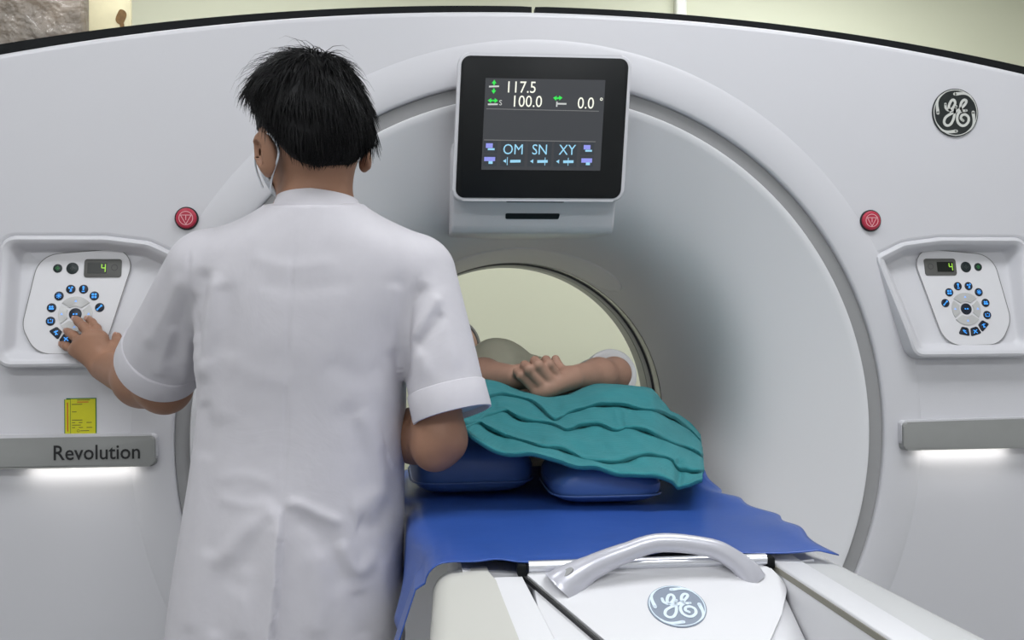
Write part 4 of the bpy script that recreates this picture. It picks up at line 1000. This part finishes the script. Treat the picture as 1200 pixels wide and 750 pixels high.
# collar: folded band round the neck
V = []; NA = 72; CC = at(372, 246, 1.622)
for (rx, ry, hz, tilt) in ((.0575, .0565, -.012, 0), (.0585, .0575, .020, 0), (.0605, .0595, .0235, 0), (.0635, .0625, .022, 0), (.070, .071, .006, 0), (.088, .084, -.020, 0), (.091, .086, -.0225, 0), (.088, .082, -.025, 0), (.066, .064, -.012, 0)):
    for j in range(NA):
        an = math.radians(-62) + (2 * PI - math.radians(56)) * j / (NA - 1) + math.radians(180 - 28 + 90)   # open at the throat
        c_, s_ = math.cos(an), math.sin(an); back = max(0, -s_)
        V.append(CC + CR * (rx * c_ * 1.0) + CF * (ry * s_ + .004) + UP * (hz + .004 * back - .020 * max(0, s_) - .006 * c_ * (1 if c_ > 0 else -.2)))
put('collar', V, grid_faces(9, NA), COAT, coat, 70)

# ---- hair
zh_y = np.array([-.13, -.095, -.075, -.055, -.035, -.015, .005, .03, .06, .12]); zh_z = np.array([-.114, -.108, -.094, -.062, -.020, .006, .016, .022, .042, .058])
skull = ellip((0, -.004, .014), (.0765, .0965, .0905))
def hn(x, y, z): return np.sin(61 * x + 23 * y + 9) * np.sin(47 * y - 31 * z) + .7 * np.sin(97 * z + 59 * x + 2) * np.sin(83 * y + 41 * x)
def hair_f(P):
    q = ((P - HC) @ HR).astype(f32); x, y, z = q.T; hl = np.interp(y, zh_y, zh_z); up = z - hl
    thick = .0018 + .017 * smooth01(up / .085) + .005 * smooth01((z - .05) / .05) + .010 * smooth01((y - .02) / .06) * smooth01((z - .02) / .05)
    d = smin(skull(q), ellip((0, -.055, -.03), (.0555, .0385, .0505))(q), .03) - thick - .0022 * hn(x, y, z) * smooth01(up / .05)
    return smax(d, -up - .0022 * np.sin(180 * x + 90 * y) - .002 * np.sin(410 * x + 250 * y), .003).astype(f32)
ho = sdf_obj('hair', hair_f, HC - .16, HC + .17, .0035, HAIR, man); ho['label'] = 'short tousled black hair'
# loose locks over the cap
hv = np.array([v.co[:] for v in ho.data.vertices]) + np.array(man.location); q = (hv - HC) @ HR; rs_ = np.random.RandomState(7)
hnr = np.array([v.normal[:] for v in ho.data.vertices]); sel = rs_.permutation(len(q)); LV = []; LF = []; n0 = 0; cnt = 0
crown = np.array((.01, -.035, .10))
for i in sel:
    if cnt >= 5200: break
    p = q[i]; up = p[2] - np.interp(p[1], zh_y, zh_z)
    if up < .004 or np.linalg.norm(p - (0, -.004, .014)) < .075: continue
    nl = HR.T @ hnr[i]; fl = p - crown; fl = fl + np.array((-.02, .03, -.02)) * (1 if p[2] > .06 else .2) + np.array((0, 0, -.03)) + rs_.normal(0, .022, 3); fl -= nl * (fl @ nl); fl /= np.linalg.norm(fl) + 1e-9
    L = (.003 + .036 * min(1, max(0, up / .09))) * rs_.uniform(.6, 1.35); lift = (.08 + .18 * (p[2] > .075) + .12 * rs_.rand()) * min(1, up / .06); r0 = rs_.uniform(.0006, .0013)
    if p[2] > .085 and rs_.rand() < .12: lift += .6; L *= 1.1; r0 *= .6
    sdv = np.cross(nl, fl); base = p - nl * .0015
    for k, tq in enumerate((0, .35, .7, 1)):
        c = base + fl * L * tq + nl * (L * lift * tq * (1.25 - .85 * tq)) - np.array((0, 0, .15)) * L * tq * tq; r = r0 * (1 - tq * .9)
        for ang in (0, 2.09, 4.19): LV.append(HC + HR @ (c + r * (math.cos(ang) * sdv * 1.6 + math.sin(ang) * nl)))
    for k in range(3):
        for j in range(3): LF.append((n0 + 3 * k + j, n0 + 3 * k + (j + 1) % 3, n0 + 3 * k + 3 + (j + 1) % 3, n0 + 3 * k + 3 + j))
    n0 += 12; cnt += 1
lk = put('hair_locks', LV, LF, HAIR, ho, 180); lk['kind'] = 'stuff'
# ---- mask with ear loops
face_f = blend(head[:5])
def mask_f(P):
    q = ((P - HC) @ HR).astype(f32); d = face_f(P); x, y, z = q.T
    d = np.abs(d - .004) - .0016
    box_ = np.maximum.reduce([.030 + .25 * np.abs(z + .055) - y, z - (-.012 + .12 * (y - .1)), -.118 - z]); return smax(d, box_.astype(f32), .002).astype(f32)
mk = sdf_obj('face_mask', mask_f, HC - .17, HC + .17, .0036, MASKM, man); mk['label'] = 'pale surgical face mask'
for L in ([(310, 159, 1.592), (304, 168, 1.597), (300, 180, 1.604), (299, 191, 1.61), (302, 204, 1.618), (308, 220, 1.622)], [(310, 159, 1.592), (315, 157, 1.578), (320, 162, 1.566), (326, 173, 1.562), (326, 184, 1.566), (321, 200, 1.580), (318, 212, 1.592), (317, 224, 1.60)]):
    V, F = tube(spline([at(*p) for p in L], 26), .0016, 8); put('ear_loop', V, F, MASKM, mk, 60)

# ------------------------------------------------------------------ the patient on the table
FINGER_TIPS = []
pat = empty('person', (.0, .55, 1.03), 'patient in pale shirt lying on the table with hands clasped', 'person')
DH = 2.20
WPR, EPR = at(671, 442, 2.225), at(720, 438, 2.42)          # arm at the right of the picture
SPR = np.array((.17, .80, 1.115))
WPL, EPL = at(603, 442, 2.235), at(545, 440, 2.38); SPL = np.array((-.19, .80, 1.115))
ptorso = [(ellip((0, .62, 1.135), (.155, .26, .095)), 0), (ellip((0, .30, 1.115), (.150, .25, .085)), .08), (rcone((-.13, .80, 1.12), (.12, .80, 1.12), .065, .065), .05),
          (rcone((-.005, .86, 1.12), (-.10, 1.05, 1.20), .052, .05), .03)]
pleg = []
for sx in (-1, 1):
    hq = np.array((sx * .085, .18, 1.115)); k_ = np.array((sx * .085, -.06, 1.118)); a_ = np.array((sx * .08, -.12, 1.085))
    pleg += [(rcone(hq, k_, .068, .05), .04), (rcone(k_, a_, .05, .04), .03)]
parm = [limb(SPR, EPR, .046, .036), limb(EPR, EPR + (WPR - EPR) * .4, .036, .0365), limb(EPR + (WPR - EPR) * .4, WPR, .0365, .025),
        limb(SPL, EPL, .046, .040), limb(EPL, EPL + (WPL - EPL) * .4, .040, .038), limb(EPL + (WPL - EPL) * .4, WPL, .038, .026)]
# right-of-picture hand: knuckles low, fingers wrap up and over the other wrist
kp = [at(657, 446, 2.185), at(649, 452, 2.168), at(640, 457, 2.162), at(630, 460, 2.165)]
fp = [[at(643, 427, 2.165), at(640, 422, 2.19), at(637, 424, 2.215)], [at(631, 428, 2.150), at(627, 423, 2.175), at(625, 426, 2.205)],
      [at(620, 433, 2.148), at(615, 428, 2.175), at(613, 432, 2.205)], [at(611, 440, 2.158), at(606, 435, 2.185), at(605, 440, 2.21)]]
tp = [at(663, 441, 2.22), at(657, 434, 2.235), at(653, 428, 2.245), at(651, 421, 2.25)]
hA = hand(WPR, kp, fp, tp, [.0105, .0110, .0106, .0098], .0160)
# the held hand, lying flat behind
kq = [at(628, 432, 2.255), at(630, 438, 2.25), at(632, 444, 2.245), at(633, 450, 2.24)]
fq = [[q + (.030, .010, -.002), q + (.050, .018, -.006), q + (.064, .024, -.012)] for q in kq]
tq_ = [at(612, 436, 2.25), at(625, 431, 2.255), at(640, 428, 2.26), at(651, 429, 2.262)]
hB = hand(WPL, kq, fq, tq_, [.0085, .0088, .0085, .0078], .0135)
PH = np.array((-.125, 1.16, 1.245)); PR_ = np.eye(3)
phead = [(ellip(PH, (.076, .092, .088)), .03), (ellip(PH + (0, -.055, .02), (.055, .05, .05)), .03), (rcone(PH + (0, -.035, .085), PH + (0, -.06, .098), .010, .013), .01),
         (ellip(PH + (.079, .0, -.01), (.008, .03, .02)), .006), (ellip(PH + (-.079, .0, -.01), (.008, .03, .02)), .006), (ellip(PH + (.03, -.02, .083), (.013, .010, .010)), .006, '-'), (ellip(PH + (-.03, -.02, .083), (.013, .010, .010)), .006, '-'),
         (ellip(PH + (0, -.088, .068), (.022, .007, .008)), .005)]
pf = blend(ptorso + pleg + parm + hA + hB + phead)
sdf_obj('body', pf, (-.36, -.32, 1.0), (.36, 1.36, 1.40), .0037, SKINP, pat)
SHIRT = nodes_fabric('pale cream shirt', (.80, .78, .62), (.77, .75, .59), .9, 260, .12, .0004, .1)
sleW = nodes_fabric('white shirt sleeve', (.70, .70, .71), (.68, .68, .69), .9, 260, .12, .0004, .1)
stor = blend([(ellip((0, .62, 1.14), (.168, .27, .112)), 0), (ellip((-.01, .36, 1.12), (.160, .22, .094)), .08), (rcone((-.13, .80, 1.125), (.12, .80, 1.125), .078, .078), .05),
              (ellip((-.045, .50, 1.212), (.080, .09, .080)), .04)])
def shirt_f(P):
    d = stor(P); e = rcone(SPL, SPL + (EPL - SPL) * .62, .062, .056)(P); d = smin(d, e, .03); y = P[:, 1]
    d = d - .004 * np.sin(34 * P[:, 0] + 22 * y) * np.sin(19 * y + 11 * P[:, 0]); return smax(d, (.33 - y).astype(f32), .01).astype(f32)
sh = sdf_obj('shirt', shirt_f, (-.36, .28, 1.0), (.30, 1.0, 1.38), .006, SHIRT, pat); sh['label'] = 'loose pale cream shirt'
d_ = EPR - SPR; L_ = np.linalg.norm(d_); d_ = d_ / L_
def slv(P):
    q = P - SPR.astype(f32); t = q @ d_.astype(f32); r = np.linalg.norm(q - t[:, None] * d_.astype(f32), axis=1); R = .056 + .006 * t / L_ + .002 * np.sin(40 * t)
    return smax(r - R, np.maximum(-t - .02, t - L_ * .96), .006).astype(f32)
sl_ = sdf_obj('sleeve', slv, np.minimum(SPR, EPR) - .09, np.maximum(SPR, EPR) + .09, .005, sleW, pat); sl_['label'] = 'white short sleeve around the bent elbow'
def phair(P):
    q = P - PH.astype(f32); d = ellip((0, .012, .005), (.084, .098, .094))(q); return smax(d, (-(q[:, 1] + .02 - .5 * np.abs(q[:, 2] - .02) * 0 - .02 * np.sin(60 * q[:, 0]))).astype(f32), .006).astype(f32)
sdf_obj('hair', phair, PH - .12, PH + .13, .006, mat('dark grey hair', (.14, .14, .135), .6, noise=.2, nscale=80), pat)

pf2 = blend([(ellip((-.08, 1.17, 1.105), (.17, .13, .065)), 0)])
tag(sdf_obj('head_pillow', pf2, (-.30, 1.0, 1.03), (.12, 1.34, 1.20), .008, nodes_fabric('white pillow cotton', (.7, .7, .68), (.68, .68, .66), .9, 200, .1)), 'white pillow under the patient\'s head', 'pillow')
# ------------------------------------------------------------------ wrapped pallet and timber behind the scanner
px0 = at(100, 30, 3.75); CARD = mat('brown cardboard', (.26, .19, .13), .8, noise=.55, nscale=9, bump=.2, bscale=40, bdist=.004)
pal = empty('wrapped_pallet', (px0[0] - .5, px0[1] + .35, 0), 'film wrapped brown cartons stacked on a pallet behind the scanner', 'pallet')
x1 = px0[0]; x0 = x1 - 1.0; y0 = px0[1]; y1 = y0 + .6
PINE = mat('pale pine', (.62, .56, .36), .7, noise=.25, nscale=7, bump=.2, bscale=60)
for k in range(3):
    v, f = box(x0, x1, y0 + k * .25, y0 + k * .25 + .1, 0, .09, .004); put('skid', v, f, PINE, pal)
for k in range(6):
    v, f = box(x0 + k * .178, x0 + k * .178 + .11, y0, y1, .092, .115, .003); put('deck_board', v, f, PINE, pal)
rr = random.Random(3)
for k in range(5):
    for j in range(2):
        z0 = .12 + k * .50; o = rr.uniform(-.012, .012)
        v, f = box(x0 + .012 + j * .49, x0 + .49 + j * .49, y0 + .02 + o, y1 - .02 + o, z0, z0 + .49, .012); put('carton', v, f, CARD, pal)
# wrinkled film as a skin around the cartons
V = []; nz_, nx_ = 110, 120
film_path = resample([(x0 - .002, y1), (x0 - .002, y0 - .004), (x1 + .002, y0 - .004), (x1 + .002, y1)], nx_)
for i in range(nz_):
    z = .12 + 2.52 * i / (nz_ - 1)
    for j, (xx, yy) in enumerate(film_path):
        s_ = j / nx_ * 2.2; w_ = .006 * math.sin(37 * s_ + 23 * z) * math.sin(11 * z - 19 * s_) + .004 * math.sin(83 * s_ - 61 * z + 2) + .003 * math.sin(140 * z + 20 * s_)
        V.append((xx, yy - abs(w_) - .006, z))
film = mat('cling film', (.55, .52, .48), .10, bump=1.0, bscale=14, bdist=.06, alpha=.34)
put('stretch_film', V, grid_faces(nz_, nx_), film, pal, 180)
# upright board with a knot
bx0, bx1 = at(104, 30, 3.70), at(151, 30, 3.70)
brd = empty('timber_board', ((bx0[0] + bx1[0]) / 2, bx0[1], 0), 'pale upright timber board with a brown knot beside wrapped cartons', 'board')
v, f = box(bx0[0], bx1[0], bx0[1], bx0[1] + .03, 0, 2.7, .003); put('plank', v, f, PINE, brd)
Kc = on(142, 20, 1, bx0[1])
pl = [(.018 * math.cos(a) * (1 + .25 * math.sin(2 * a)), .028 * math.sin(a)) for a in np.linspace(0, 2 * PI, 22, endpoint=False)]
V, F = prism(pl, -.001, .0012, plane_map(Kc, (1, 0, 0), (0, 0, 1), (0, -1, 0))); put('knot', V, F, mat('brown knot', (.22, .12, .04), .7, noise=.3, nscale=60), brd)
V, F = ribbon([(.002, -.024), (.008, -.06), (.012, -.10)], [.016, .012, .006], -.001, .001, plane_map(Kc, (1, 0, 0), (0, 0, 1), (0, -1, 0))); put('knot_streak', V, F, MATS['brown knot'], brd)
